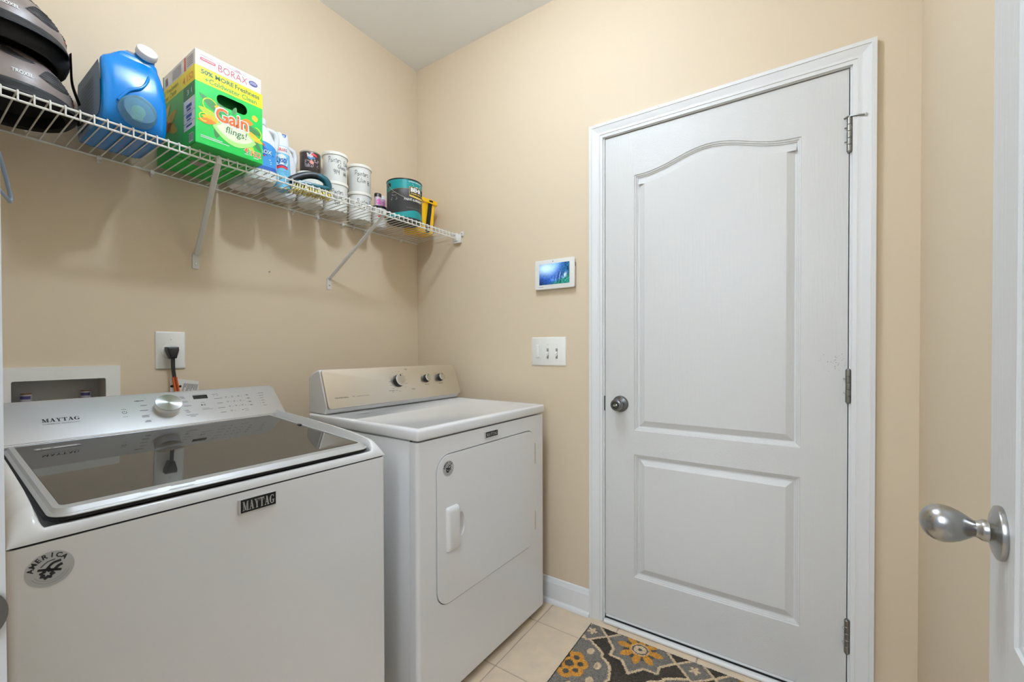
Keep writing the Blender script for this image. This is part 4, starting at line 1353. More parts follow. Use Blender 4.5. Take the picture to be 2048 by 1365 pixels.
# disinfectant spray
ly = thing('spray_can', 'light blue disinfectant spray can with white cap, leaning on the bleach jug', 'spray can', (-0.855, -0.163, zdeck(-.16, -.85) + 0.0016))
ly.rotation_euler = (R(0.5), R(-3.0), 0)
r = 0.0305
obj('body', lathe([(r * .80, 0.002), (r * .92, 0.0), (r, 0.004), (r, 0.158), (r * .97, 0.163), (r * .93, 0.167)], 36), flat('spray_lightblue', (126, 204, 240), 0.25), ly, 40)
obj('bottom', lathe([(r * .8, 0.002), (r * .7, 0.006), (0, 0.010)], 24, caps=False).add(lathe([(r * .8, .0015), (r * 1.0, 0.0), (r * 1.02, .003), (r * 1.0, .006)], 24, caps=False)), STEEL, ly, 40)
NC = 48
ring = lambda q, zf_: [(q * math.cos(2 * math.pi * k / NC), q * math.sin(2 * math.pi * k / NC), zf_(360 * k / NC - 360 * (k > NC / 2))) for k in range(NC)]
scp = lambda z, d: (lambda a: z - d * math.exp(-((a + 82) / 20) ** 4))
cap = obj('cap', loft([ring(r, lambda a: .160), ring(r, lambda a: .168), ring(r * .94, scp(.207, .015)), ring(r * .925, scp(.210, .016)), ring(r * .87, scp(.210, .016)), ring(r * .85, lambda a: .178)], False, True), flat('spray_cap_white', (232, 236, 242), 0.3), ly, 40)
obj('button', rbox(-r * .78, r * .78, -r * .50, r * .50, 0.180, 0.2115, 0.006, 3).xf(Matrix.Rotation(R(-25), 4, 'Z')), flat('spray_blue', (24, 72, 176), 0.35), cap, 50)
A0 = -112


def sy(g, a=A0, lift=.0005): return oncyl(g, 0, 0, r, a, lift)


obj('top_band', sy(rect2(-.042, .042, 0.133, 0.158, 24), A0, .0004), WHITEINK, ly, 50)
ov = [(x_, y_) for x_, y_ in circ(0, 0.104, 0.0215, 32, 0.0255)]
obj('logo_field', sy(fan(ov), A0, .0006), WHITEINK, ly, 50)
obj('logo', sy(shift(text('Lysol', 0.040, 0.030, shear=0.3, bold=.012, sub=.006), -0.0195, 0.0905), A0, .0011), flat('spray_navy', (24, 40, 120)), ly, 0)
obj('red_text', sy(shift(text('KILLS', 0.026, 0.0105, bold=.03, sub=.006), -0.013, 0.141), A0, .0011), flat('spray_red', (214, 40, 52)), ly, 0)
arc = [(-.019 + .038 * i / 10, 0.076 + 0.006 * math.sin(math.pi * i / 10)) for i in range(11)]
obj('red_swoosh', sy(ribbon(arc, .0075), A0, .0012), flat('spray_red', (214, 40, 52)), ly, 0)
obj('navy_swoosh', sy(ribbon([(a, b + .006) for a, b in arc], .0045), A0, .0012), flat('spray_navy', (24, 40, 120)), ly, 0)
g = sy(shift(text('Disinfectant', 0.024, 0.0045), -0.006, 0.063), A0, .0008).add(sy(shift(text('Spray', 0.011, 0.005), 0.006, 0.054), A0, .0008))
g.add(sy(dashes([(-.019, -.0135, 0.143, .004), (-.019, -.0135, 0.150, .004)]), A0, .0011)).add(sy(dashes([(.0145, .021, 0.143, .003), (.0145, .021, .149, .003)]), A0, .0011))
obj('lettering', g, flat('spray_text_blue', (38, 108, 178)), ly, 0)

# scrub brush
sb = thing('scrub_brush', 'scrub brush with teal and black handle and pale yellow bristles', 'brush', (-0.7680, -0.2150, zdeck(-.21, -.775)), R(-16))
TEAL = flat('brush_teal', (18, 74, 84), 0.3)
obj('block', loft([[(x_, y_, z_) for x_, y_ in rrect(-0.070 * k, 0.070 * k, -0.027 * k, 0.027 * k, 0.02 * k, 5)] for k, z_ in ((.97, .026), (1, .029), (1, .036), (.93, .040))]), TEAL, sb, 40)
hp = smooth_path([(0.062, 0, 0.034), (0.063, 0, 0.052), (0.052, 0, 0.071), (0.024, 0, 0.081), (-0.010, 0, 0.077), (-0.042, 0, 0.062), (-0.064, 0, 0.048), (-0.076, 0, 0.038)], 6)
n1 = int(len(hp) * 0.42)
obj('handle', tube(hp[:n1 + 1], [0.0150 - 0.002 * abs(i / n1 - .5) for i in range(n1 + 1)], 12), TEAL, sb, 60)
obj('grip', tube(hp[n1:], [0.0140 for _ in hp[n1:]], 12), flat('brush_black', (20, 24, 26), 0.5), sb, 60)
br = G()
rb = random.Random(5)
for i in range(15):
    for j in range(6):
        bx, by = -0.063 + 0.126 * i / 14, -0.021 + 0.042 * j / 5
        ox, oy = bx * 0.13 + rb.uniform(-.001, .001), by * 0.35 + rb.uniform(-.001, .001)
        q = lathe([(0.0021, 0.028), (0.0026, 0.012), (0.0034, 0.0)], 6)
        br.add(G([(p[0] + bx + ox * (1 - p[2] / .028), p[1] + by + oy * (1 - p[2] / .028), p[2]) for p in q.v], q.f))
o = obj('bristles', br, flat('bristle_yellow', (240, 222, 138), 0.6), sb, 60)
o['kind'] = 'stuff'

# plastic quart tubs with marker lettering
TUB = mat('tub_white', (232, 231, 225), 0.35)
RT, HT_ = 0.0552, 0.1285


def tub(label, loc, lines, a0):
    t = thing('paint_tub', label, 'tub', loc, 0, 'white paint tubs labelled by hand')
    r0, r1 = 0.0500, 0.0518
    obj('cup', lathe([(r0 * .93, 0.004), (r0 * .985, 0.0), (r0, 0.003), (r1, HT_ - 0.017), (r1, HT_ - 0.012)], 44), TUB, t, 40)
    obj('lid', lathe([(r1, HT_ - 0.0130), (RT, HT_ - 0.0135), (RT + .0005, HT_ - 0.004), (RT - .001, HT_ - 0.0005), (RT - .004, HT_), (RT - .006, HT_ - 0.002), (0, HT_ - 0.002)], 44), mat('tub_lid_white', (236, 233, 222), 0.4), t, 40)
    g = G()
    for s, u, v, h, wd in lines:
        q = hand(s, h, 0.0023, wd)
        g.add(oncyl(shift(q, u, v), 0, 0, r0 + (r1 - r0) * v / HT_, a0, 0.0008))
    obj('lettering', g, INK, t, 0)
    return t


X1, Y1, X2, Y2, X3, Y3 = -0.583, -0.0930, -0.4400, -0.0730, -0.7030, -0.0940
z1, z2, z3 = ZT + .0022, ZT + .0032, ZT + .0022
tub('white paint tub of the left stack, under the Gloss tub, marked Painters Sat', (X1, Y1, z1), [('Painters', 0.026, 0.074, 0.020, 0.046), ('Modelk', 0.026, 0.052, 0.018, 0.042), ('Sat', 0.034, 0.028, 0.016, 0.024)], -165)
tub('white paint tub on top of the left stack, marked Gloss 914', (X1, Y1, z1 + HT_), [('Painters', 0.009, 0.080, 0.024, 0.052), ('Edg', 0.074, 0.076, 0.020, 0.026), ('Gloss', 0.046, 0.056, 0.017, 0.038), ('914', 0.029, 0.030, 0.019, 0.026), ('Whi', 0.070, 0.030, 0.019, 0.024)], -162)
tub('white paint tub of the right stack, under the Kilim tub, marked Painters', (X2, Y2, z2), [('Painters', 0.012, 0.072, 0.022, 0.052), ('E', 0.074, 0.072, 0.024, 0.010), ('Kitch', 0.022, 0.046, 0.018, 0.042)], -150)
tub('white paint tub on top of the right stack, marked Kilim', (X2, Y2, z2 + HT_), [('Painters', 0.002, 0.074, 0.024, 0.062), ('Kilim', 0.012, 0.042, 0.024, 0.040), ('B', 0.060, 0.038, 0.018, 0.013)], -150)
tt = tub('white paint tub behind the scrub brush, with a dark can on top', (X3, Y3, z3), [('Painters', 0.03, 0.06, 0.02, 0.05)], -150)

# dark half-pint can on that tub
bc = thing('dark_can', 'small dark brown can with red, white and blue emblem, behind the scrub brush', 'can', (X3 + .001, Y3 - .004, z3 + HT_ - 0.001))
rr = 0.0405
obj('body', lathe([(rr * .97, 0), (rr, 0.002), (rr, 0.086), (rr * .98, 0.088)], 40), flat('can_brown_black', (48, 38, 36), 0.35), bc, 40)
obj('rim', lathe([(rr, 0.085), (rr + .0012, 0.087), (rr + .0012, 0.090), (rr * .96, 0.092), (rr * .90, 0.091), (rr * .86, 0.087), (0, 0.087)], 40), mat('tin_rim', (190, 182, 168), 0.3, 0.8), bc, 40)


def bcy(g, l): return oncyl(g, 0, 0, rr, -120, l)


obj('emblem_white', bcy(fan([(-.014, .080), (.006, .080), (.012, .060), (.004, .052), (-.006, .056), (-.012, .066)]), .0007), flat('can_cream', (214, 206, 204)), bc, 0)
obj('emblem_red', bcy(fan([(.004, .081), (.024, .078), (.027, .066), (.020, .068), (.010, .071), (.004, .072)]), .0011), flat('can_red', (206, 60, 62)), bc, 0)
obj('emblem_blue', bcy(ribbon([(-.009, .063), (-.002, .057), (.008, .060), (.018, .063)], .007), .0014), flat('can_blue', (86, 130, 176)), bc, 0)
q = G()
rq = random.Random(4)
for i in range(70):
    q.add(shift(fan(circ(0, 0, rq.uniform(.0008, .0022), 6)), rq.uniform(-.024, .006), rq.uniform(.022, .052)))
q.add(dashes([(.014, .034, .053, .006), (.014, .030, .046, .003), (.008, .032, .034, .0018), (.008, .030, .030, .0018), (.008, .034, .026, .0018)]))
o = obj('label_print', bcy(q, .0009), flat('can_mauve', (168, 154, 160)), bc, 0)
obj('flame_print', bcy(fan([(-.004, .042), (.004, .052), (.012, .044), (.012, .036), (.002, .034)]), .0012), flat('can_salmon', (222, 140, 120)), bc, 0)
obj('spec_label', oncyl(dashes([(0.0, 0.012, 0.018 + .007 * i, .0016) for i in range(9)]), 0, 0, rr, -186, .0008), flat('can_tan', (120, 104, 90)), bc, 0)

# half-pint enamel can and two craft paint bottles on it
rc = thing('enamel_can', 'white half-pint enamel can with black band and red square, left of the teal can', 'can', (-0.3230, -0.0700, zdeck(-.07, -.32)))
r = 0.0355
HR = 0.104
obj('body', lathe([(r * .97, 0), (r, .002), (r, HR - .012), (r * .99, HR - .010)], 40), flat('can_white', (228, 226, 222), 0.3), rc, 40)
obj('lid', lathe([(r, HR - .0125), (r + .001, HR - .011), (r + .001, HR - .001), (r * .94, HR), (r * .88, HR - .001), (r * .85, HR - .004), (0, HR - .004)], 40), flat('lid_black', (40, 32, 30), 0.35), rc, 40)
obj('lettering', oncyl(shift(text('RUST-OLEUM', 0.050, 0.0125, bold=.03, sub=.006), 0, .066), 0, 0, r, -130, .0008), INK, rc, 0)
obj('red_squares', oncyl(G().add(rect2(-.004, .010, .046, .060, 4)).add(rect2(.012, .022, .046, .060, 3)), 0, 0, r, -132, .0008), flat('can_red2', (206, 58, 56)), rc, 0)
obj('colour_print', oncyl(rect2(.024, .045, .046, .060, 5), 0, 0, r, -132, .0008), flat('can_gold', (196, 160, 90)), rc, 0)
obj('fine_print', oncyl(dashes([(-.006, .004, .036, .003), (.007, .02, .036, .003)]), 0, 0, r, -130, .0008), GREYINK, rc, 0)


def craft(label, loc, capc, blob, bodyc):
    b = thing('craft_paint_bottle', label, 'bottle', loc, 0, 'craft paint bottles on the enamel can')
    q = 0.0175
    obj('body', lathe([(q * .94, 0), (q, .002), (q, .040), (q * .95, .046)], 28), bodyc, b, 40)
    obj('cap', lathe([(q * .98, .046), (q * .98, .062), (q * .92, .064), (0, .064)], 28), capc, b, 40)
    obj('label_blob', oncyl(fan([(p.x, p.y) for p in smooth_path([(.0, .006, 0), (.010, .010, 0), (.013, .02, 0), (.009, .032, 0), (.001, .034, 0), (-.007, .028, 0), (-.009, .016, 0), (.0, .006, 0)], 3)][:-1]), 0, 0, q, -122, .0007), blob, b, 0)


PK = flat('pink_paint', (236, 120, 196), 0.4)
craft('craft paint bottle with black cap and pink blob label', (-0.3390, -0.0800, zdeck(-.07, -.32) + HR - .003), flat('cap_brown_black', (52, 42, 40), 0.4), PK, flat('bottle_pale_pink', (228, 206, 216), 0.35))
craft('craft paint bottle with white cap and mauve body, half behind the teal can', (-0.3030, -0.0660, zdeck(-.07, -.32) + HR - .003), PLASTIC, flat('mauve_paint', (186, 104, 160), 0.4), flat('bottle_mauve', (200, 150, 184), 0.35))

# gallon can
be = thing('paint_can', 'gallon paint can with teal and black label and wire handle', 'paint can', (-0.3040, -0.2330, zdeck(-.23, -.304)))
r = 0.0825
H = 0.187
obj('body', lathe([(r * .985, 0), (r, .003), (r, H - .004), (r * .995, H - .002)], 56), flat('paint_can_black', (44, 43, 44), 0.32), be, 40)
obj('rim', lathe([(r, H - .006), (r + .0018, H - .004), (r + .0018, H - .001), (r * .97, H), (r * .93, H - .002), (r * .90, H - .006), (0, H - .006)], 56), flat('rim_black', (34, 33, 33), 0.3), be, 40)
TL = flat('label_teal', (0, 132, 132), 0.35)


def bc_(g, a=-97, l=.0006): return oncyl(g, 0, 0, r, a, l)


tb = G()
N = 60
for i in range(N + 1):
    u = -.24 + .48 * i / N
    lowb = .128 + .012 * math.cos((u + .03) * 12)
    tb.v += [(u, lowb, 0), (u, H - .0065, 0)]
for i in range(N): tb.f.append((2 * i, 2 * i + 2, 2 * i + 3, 2 * i + 1))
obj('teal_band', bc_(tb, -97, .0004), TL, be, 50)
tb = G()
for i in range(N + 1):
    u = -.24 + .48 * i / N
    tb.v += [(u, .006, 0), (u, .026 + .016 * math.exp(-((u - .005) / .05) ** 2), 0)]
for i in range(N): tb.f.append((2 * i, 2 * i + 2, 2 * i + 3, 2 * i + 1))
obj('teal_base', bc_(tb, -97, .0004), TL, be, 50)
lg = obj('gold_line', bc_(ribbon([(-.24 + .48 * i / N, .128 + .012 * math.cos((-.24 + .48 * i / N + .03) * 12)) for i in range(N + 1)], .0014), -97, .0008), flat('label_gold_line', (140, 140, 84)), be, 0)


def plate(u0, u1, v0, v1, bow=0.0):
    g = G()
    for i in range(17):
        u = u0 + (u1 - u0) * i / 16
        b = bow * math.sin(math.pi * i / 16)
        g.v += [(u, v0 - b, 0), (u, v1 + b * .6, 0)]
    for i in range(16): g.f.append((2 * i, 2 * i + 2, 2 * i + 3, 2 * i + 1))
    return g


obj('logo_border', bc_(plate(-.028, .062, .1045, .150, .004), -97, .0010), flat('logo_gold', (226, 192, 96)), be, 0)
obj('logo_plate', bc_(plate(-.0265, .0605, .1125, .1485, .0035), -97, .0014), BLACKM, be, 0)
obj('logo', bc_(shift(text('BEHR', .062, .0200, bold=.05, sub=.007), -.022, .1265), -97, .0022), WHITEINK, be, 0)
obj('logo_sub', bc_(shift(text('PREMIUM PLUS', .075, .0085, bold=.01, sub=.007), -.0205, .1145), -97, .0022), flat('logo_gold_text', (216, 184, 90)), be, 0)
g = bc_(shift(text('PAINT & PRIMER', .098, .0115, bold=.02, sub=.007), -.052, .0835), -97, .0012)
g.add(bc_(shift(text('EXTERIOR SEMI-GLOSS', .070, .0058, bold=.01, sub=.007), -.030, .1705), -97, .0012)).add(bc_(dashes([(-.012, .040, .1635, .0024), (-.008, .036, .1585, .0024), (.006, .018, .1535, .0024)]), -97, .0012))
obj('lettering', g, WHITEINK, be, 0)
obj('lettering', bc_(shift(text('DURABLE, LONG LASTING', .085, .005), -.040, .048), -97, .0012), flat('label_olive_grey', (120, 116, 104)), be, 0)
obj('fine_print', bc_(dashes([(-.112, -.090, .1215, .0018), (-.114, -.076, .1135, .0018), (-.114, -.088, .1075, .0018), (-.116, -.084, .0965, .0018), (-.118, -.082, .0910, .0018), (-.118, -.086, .0875, .0018)]), -97, .0010), flat('label_pale_grey', (170, 170, 168)), be, 0)
ea = R(-187)
ear = obj('handle_ear', lathe([(0, 0), (.011, 0), (.011, .003), (.007, .006), (0, .007)], 20).xf(frame((r * math.cos(ea), r * math.sin(ea), .158), (-math.sin(ea), math.cos(ea), 0), (0, 0, 1), (math.cos(ea), math.sin(ea), 0))), BLACK, be, 40)
eb_ = ea + math.pi
obj('handle_ear', lathe([(0, 0), (.011, 0), (.011, .003), (.007, .006), (0, .007)], 20).xf(frame((r * math.cos(eb_), r * math.sin(eb_), .158), (-math.sin(eb_), math.cos(eb_), 0), (0, 0, 1), (math.cos(eb_), math.sin(eb_), 0))), BLACK, be, 40)
# the wire bail hangs down against the front
bp_ = []
for i in range(25):
    f = i / 24
    a = ea + (eb_ - ea) * f
    q = r + .006 + .004 * math.sin(math.pi * f)
    bp_.append((q * math.cos(a), q * math.sin(a), .158 - .075 * math.sin(math.pi * f) ** .8))
obj('wire_handle', tube(bp_, .0014, 6), CHROME, be, 60)

# yellow pail
yp = thing('yellow_pail', 'small yellow plastic pail with a black strap, at the right end of the shelf', 'pail', (-0.1270, -0.1430, zdeck(-.14, -.13)), R(-4))
YP = flat('pail_yellow', (244, 190, 18), 0.35)
b0, b1 = rrect(-.062, .062, -.050, .050, .014, 5), rrect(-.072, .072, -.058, .058, .016, 5)
lp_ = rrect(-.083, .083, -.067, .067, .018, 5)
HP = 0.178
sc_ = lambda lo, z: [(p[0], p[1], z) for p in lo]
obj('tub', loft([sc_(inset(b0, .004), 0.0), sc_(b0, .004), sc_(b1, HP - .02), sc_(b1, HP - .004), sc_(inset(b1, .003), HP - .004), sc_(inset(b0, .004), .006)], True, True), YP, yp, 40)
obj('lip', loft([sc_(b1, HP - .024), sc_(lp_, HP - .020), sc_(lp_, HP - .002), sc_(inset(lp_, .002), HP), sc_(inset(b1, .001), HP), sc_(inset(b1, .001), HP - .02)], False, False), YP, yp, 40)
sp = smooth_path([(.030, -.0690, HP - .006), (.027, -.0640, HP - .030), (.022, -.0620, HP - .075), (.018, -.0585, .06), (.014, -.0555, .004)], 5)
obj('strap', loft([[(p.x - .012, p.y, p.z), (p.x + .012, p.y, p.z), (p.x + .012, p.y + .003, p.z), (p.x - .012, p.y + .003, p.z)] for p in sp]), BLACKM, yp, 30, True)
obj('strap_pin', lathe([(0, 0), (.004, 0), (.004, .003), (0, .004)], 10).xf(frame((.030, -.0672, HP - .008), (1, 0, 0), (0, 0, 1), (0, -1, 0))), BLACK, yp)

# ================================================================== hanger on the shelf
hg = thing('clothes_hanger', 'pale blue plastic clothes hanger hanging from the shelf front at the left edge', 'hanger', (-1.5905, -0.3130, zf(-1.59) - 0.0235 + 0.005))
hd = Vector((0.0575, 0.205, 0)).normalized()
up = Vector((0, 0, 1))


def hp2(a, z): return tuple(hd * a + up * z)


HGM = flat('hanger_blue', (158, 178, 204), 0.3)
pts = [hp2(0.0, -0.072)] + [hp2(a, z) for a, z in ((0.035, -0.079), (0.10, -0.107), (0.170, -0.148), (0.206, -0.176), (0.2145, -0.190), (0.205, -0.200), (0.17, -0.198), (0.0, -0.196), (-0.17, -0.198), (-0.205, -0.200), (-0.2145, -0.190), (-0.206, -0.176), (-0.170, -0.148), (-0.10, -0.107), (-0.035, -0.079))]
obj('frame', tube(smooth_path(pts + pts[:1], 4), 0.0042, 8), HGM, hg, 60)
hk = [hp2(0, -0.072), hp2(0.001, -0.045), hp2(0.012, -0.030), hp2(0.018, -0.014), hp2(0.012, -0.001), hp2(0.0, 0.0040 - .005), hp2(-0.012, -0.004), hp2(-0.0165, -0.014)]
obj('hook', tube(smooth_path(hk, 5), 0.0030, 8), HGM, hg, 60)

# ================================================================== wall fittings
# washer supply box in the back wall
ob = thing('washer_outlet_box', 'white recessed washer supply box in the wall behind the washer', 'outlet box')
FRW = frame((0, 0, 0), (1, 0, 0), (0, 0, 1), (0, -1, 0))
obj('faceplate', holed(rrect(-1.5590, -1.2960, 0.880, 1.1190, .003, 2), [rrect(hx0 + .001, hx1 - .001, hz0 + .001, hz1 - .001, .004, 2)], 0.0002, 0.006).xf(FRW), IVORY, ob, 40)
i0, i1, j0, j1 = hx0 + .001, hx1 - .001, hz0 + .001, hz1 - .001
rg = G([(i0, -.002, j0), (i1, -.002, j0), (i1, -.002, j1), (i0, -.002, j1), (i0, .085, j0), (i1, .085, j0), (i1, .085, j1), (i0, .085, j1)], [(0, 1, 5, 4), (1, 2, 6, 5), (2, 3, 7, 6), (3, 0, 4, 7), (4, 5, 6, 7)])
obj('recess', rg, mat('box_interior', (200, 197, 192), 0.5), ob, 0)
obj('embossed_letters', onflat(shift(text('IPS', .046, .0185, bold=.01), -1.452, 1.0955), FRW, .0063), mat('emboss_white', (234, 232, 224), .4), ob, 0)
for vx in (-1.4910, -1.3665):
    v_ = obj('valve', lathe([(0, .93), (.012, .93), (.012, .985), (.0115, .99), (.0115, 1.0425), (0, 1.0425)], 20).xf(T(vx, .045, 0)), mat('valve_copper', (150, 96, 66), .35, .8), ob, 40)
    obj('valve_label', lathe([(.0118, 1.0), (.0119, 1.0), (.0119, 1.0395), (.0118, 1.0395)], 24, caps=False).xf(T(vx, .045, 0)), flat('valve_label_white', (206, 202, 214)), v_, 40)
    obj('label_print', oncyl(G().add(rect2(-.012, .012, 1.026, 1.035, 10)).add(rect2(-.010, .010, 1.015, 1.020, 10)).add(rect2(-.010, .010, 1.004, 1.011, 10)), vx, .045, .0120, -110, .0004), flat('valve_print_violet', (92, 84, 140)), v_, 50)
# wall receptacle and plug
ol = thing('wall_receptacle', 'white wall plate of the dryer receptacle on the back wall', 'outlet')
obj('plate', loft([[(p[0], p[1], d) for p in rrect(-1.2045 + o, -1.1200 - o, 1.1020 + o, 1.2315 - o, .003, 3)] for o, d in ((0, 0.0002), (0, .003), (.003, .0055))]).xf(FRW), IVORY, ol, 40)
obj('receptacle_face', lathe([(0, .0055), (.026, .0055), (.0255, .0075), (0, .0075)], 32).xf(FRW @ T(-1.164, 1.163, 0)), mat('receptacle_white', (238, 236, 230), .35), ol, 40)
obj('screw', lathe([(0, .0055), (.003, .0055), (.0026, .007), (0, .0073)], 10).xf(FRW @ T(-1.1605, 1.2050, 0)), PLASTIC, ol)
pc = thing('power_cord', 'black power cord with right-angle plug, orange tag and paper tag', 'cord')
plg = [[(-1.1820, 1.1780), (-1.1480, 1.1790), (-1.1470, 1.168), (-1.1545, 1.1390), (-1.1715, 1.1375), (-1.1815, 1.166)]]
lo_ = plg[0]
ce = (-1.1645, 1.160)
rings = [[(ce[0] + (p[0] - ce[0]) * k, ce[1] + (p[1] - ce[1]) * k, d) for p in lo_[::-1]] for k, d in ((.95, .008), (1.0, .014), (1.0, .030), (.93, .036), (.75, .0385))]
obj('plug', loft(rings).xf(FRW), BLACK, pc, 30, True)
cp = smooth_path([(-1.1630, -.026, 1.140), (-1.1625, -.026, 1.10), (-1.157, -.024, 1.06), (-1.150, -.022, 1.02), (-1.142, -.030, 0.96), (-1.12, -.06, .80), (-1.05, -.07, .5), (-0.9, -.06, .35), (-0.7, -.15, .30)], 6)
obj('cable', loft([[(p.x - .0055, p.y + .003, p.z), (p.x - .006, p.y, p.z), (p.x - .0045, p.y - .0035, p.z), (p.x + .0045, p.y - .0035, p.z), (p.x + .006, p.y, p.z), (p.x + .0055, p.y + .003, p.z)] for p in cp]), BLACK, pc, 50, True)
ot = [p for p in cp if 0.99 < p.z < 1.080]
obj('orange_tag', loft([[(p.x - .0066, p.y + .0036, p.z), (p.x - .0066, p.y - .0046, p.z), (p.x + .0066, p.y - .0046, p.z), (p.x + .0066, p.y + .0036, p.z)] for p in ot]), flat('tag_orange', (206, 92, 18)), pc, 0, True)
g = G()
for p in ot[:-1]:
    g.add(box(p.x - .003, p.x + .003, p.y - .0052, p.y - .0047, p.z - .004, p.z + .003))
obj('tag_print', g, flat('tag_print_dark', (120, 40, 10)), pc, 0)
pp = [(-1.1690, 1.0705), (-1.1340, 1.0650), (-1.0840, 1.0545), (-1.0850, .985), (-1.1680, .990)]
PM = frame((0, -.0140, 0), (1, 0, 0), (0, 0, 1), (0, -1, 0))
obj('paper_tag', prism(pp[::-1], 0, .0006, PM), flat('paper_white', (226, 224, 218), .6), pc, 0)
g = G()
rq = random.Random(2)
for i in range(17):
    u = -1.1300 + i * .0026
    l_ = rq.uniform(.012, .034)
    g.add(ribbon([(u + .002, 1.050 - i * .0004), (u - l_ * .18, 1.050 - i * .0004 - l_)], .0011))
g.add(shift(fan(circ(0, 0, .006, 12, .0045)), -1.1630, 1.0420)).add(shift(fan(circ(0, 0, .0045, 12)), -1.1400, 1.0400))
obj('paper_print', onflat(g, PM, .0010), INK, pc, 0)

# tablet-style alarm panel
FRR = frame((0, 0, 0), (0, -1, 0), (0, 0, 1), (-1, 0, 0))
tp = thing('wall_control_tablet', 'white wall-mounted control tablet showing a blue waterfall picture, above the switches', 'tablet')
tl = rrect(.7985, 1.0000, 1.4425, 1.5760, .008, 5)
obj('case', loft([[(p[0], p[1], d) for p in inset(tl, o)] for o, d in ((.006, .0005), (.004, .010), (0, .013), (0, .020), (.001, .0215), (.003, .022))]).xf(FRR), mat('tablet_white', (234, 233, 228), .3), tp, 40)
SCR = bpy.data.materials.new('tablet_screen')
SCR.use_nodes = True
nt = SCR.node_tree
bs = nt.nodes['Principled BSDF']
at = nt.nodes.new('ShaderNodeVertexColor')
at.layer_name = 'picture'
nt.links.new(at.outputs[0], bs.inputs['Emission Color'])
bs.inputs['Emission Strength'].default_value = 0.9
bs.inputs['Base Color'].default_value = (.01, .01, .012, 1)
bs.inputs['Roughness'].default_value = .12
NU, NV = 90, 56
g = G()
cols = []
rs_ = np.random.RandomState(3)
nz = rs_.rand(NV + 1, NU + 1)
for _ in range(2):
    nz = (nz + np.roll(nz, 1, 0) + np.roll(nz, 1, 1) + np.roll(nz, -1, 0)) / 4
for j in range(NV + 1):
    for i in range(NU + 1):
        f, v = i / NU, j / NV
        g.v.append((.8222 + .1540 * f, 1.4625 + .0950 * v, 0))
        n_ = (nz[j, i] - .5) * 2.4
        glow = math.exp(-(((f - .22) / .30) ** 2 + ((v - .80) / .28) ** 2))
        ray = math.exp(-(((f - .48) - .45 * (v - .75)) / .16) ** 2) * max(0, v - .25)
        c = np.array([.015, .13, .62]) * (1 + n_) + glow * np.array([.72, .92, .80]) + ray * np.array([.20, .45, .60])
        k_ = 1 / (1 + math.exp(-(f - .72 + .25 * (.6 - v)) * 22))
        c = c * (1 - k_) + k_ * np.array([.015, .12, .30]) * (1 + 1.8 * n_)
        k_ = 1 / (1 + math.exp(-(f * .75 - v - .26) * 30))
        c = c * (1 - k_) + k_ * np.array([.02, .26, .20]) * (1 + 1.6 * n_)
        c = c * (1 - .8 * math.exp(-((f / .3) ** 2 + ((v - .02) / .32) ** 2)))
        for (fx, vy, sx_, hy, cc) in ((.57, .30, .016, .20, (.2, .36, .8)), (.64, .36, .020, .26, (.03, .08, .30)), (.69, .40, .016, .22, (.22, .40, .82)), (.74, .36, .014, .20, (.03, .08, .3)), (.86, .40, .040, .13, (.45, .66, .95)), (.46, .24, .05, .10, (.12, .28, .72)), (.80, .30, .05, .06, (.25, .45, .8))):
            w_ = math.exp(-((f - fx - .12 * (v - vy)) / sx_) ** 2 - ((v - vy) / hy) ** 4)
            c = c * (1 - w_) + w_ * np.array(cc) * (1 + 1.5 * n_)
        cols.append(np.clip(c, 0, 1.1))
for j in range(NV):
    for i in range(NU):
        a = j * (NU + 1) + i
        g.f.append((a, a + 1, a + NU + 2, a + NU + 1))
so_ = obj('screen', onflat(g, FRR, .0224), SCR, tp, 0)
ca = so_.data.color_attributes.new('picture', 'FLOAT_COLOR', 'POINT')
ca.data.foreach_set('color', np.concatenate([np.array(cols), np.ones((len(cols), 1))], 1).ravel().astype(np.float32))
obj('camera_dot', lathe([(0, 0), (.0022, 0), (.0018, .0006), (0, .0006)], 12).xf(FRR @ T(.8930, 1.5668, .0220)), BLACK, tp)
obj('status_light', lathe([(0, 0), (.0016, 0), (0, .0008)], 8).xf(FRR @ T(.9880, 1.5090, .0220)), mat('green_led', (120, 255, 150), .4, emit=1.5), tp)
obj('side_button', rbox(-.017, -.011, -1.0012, -.9995, 1.535, 1.552, .0006, 1), mat('button_grey', (120, 122, 120), .4), tp)
obj('lettering', onflat(dashes([(.8195, .8240, 1.4528, .0030), (.8255, .8440, 1.4528, .0024)]), FRR, .0224), mat('logo_grey', (176, 178, 178), .5), tp, 0)

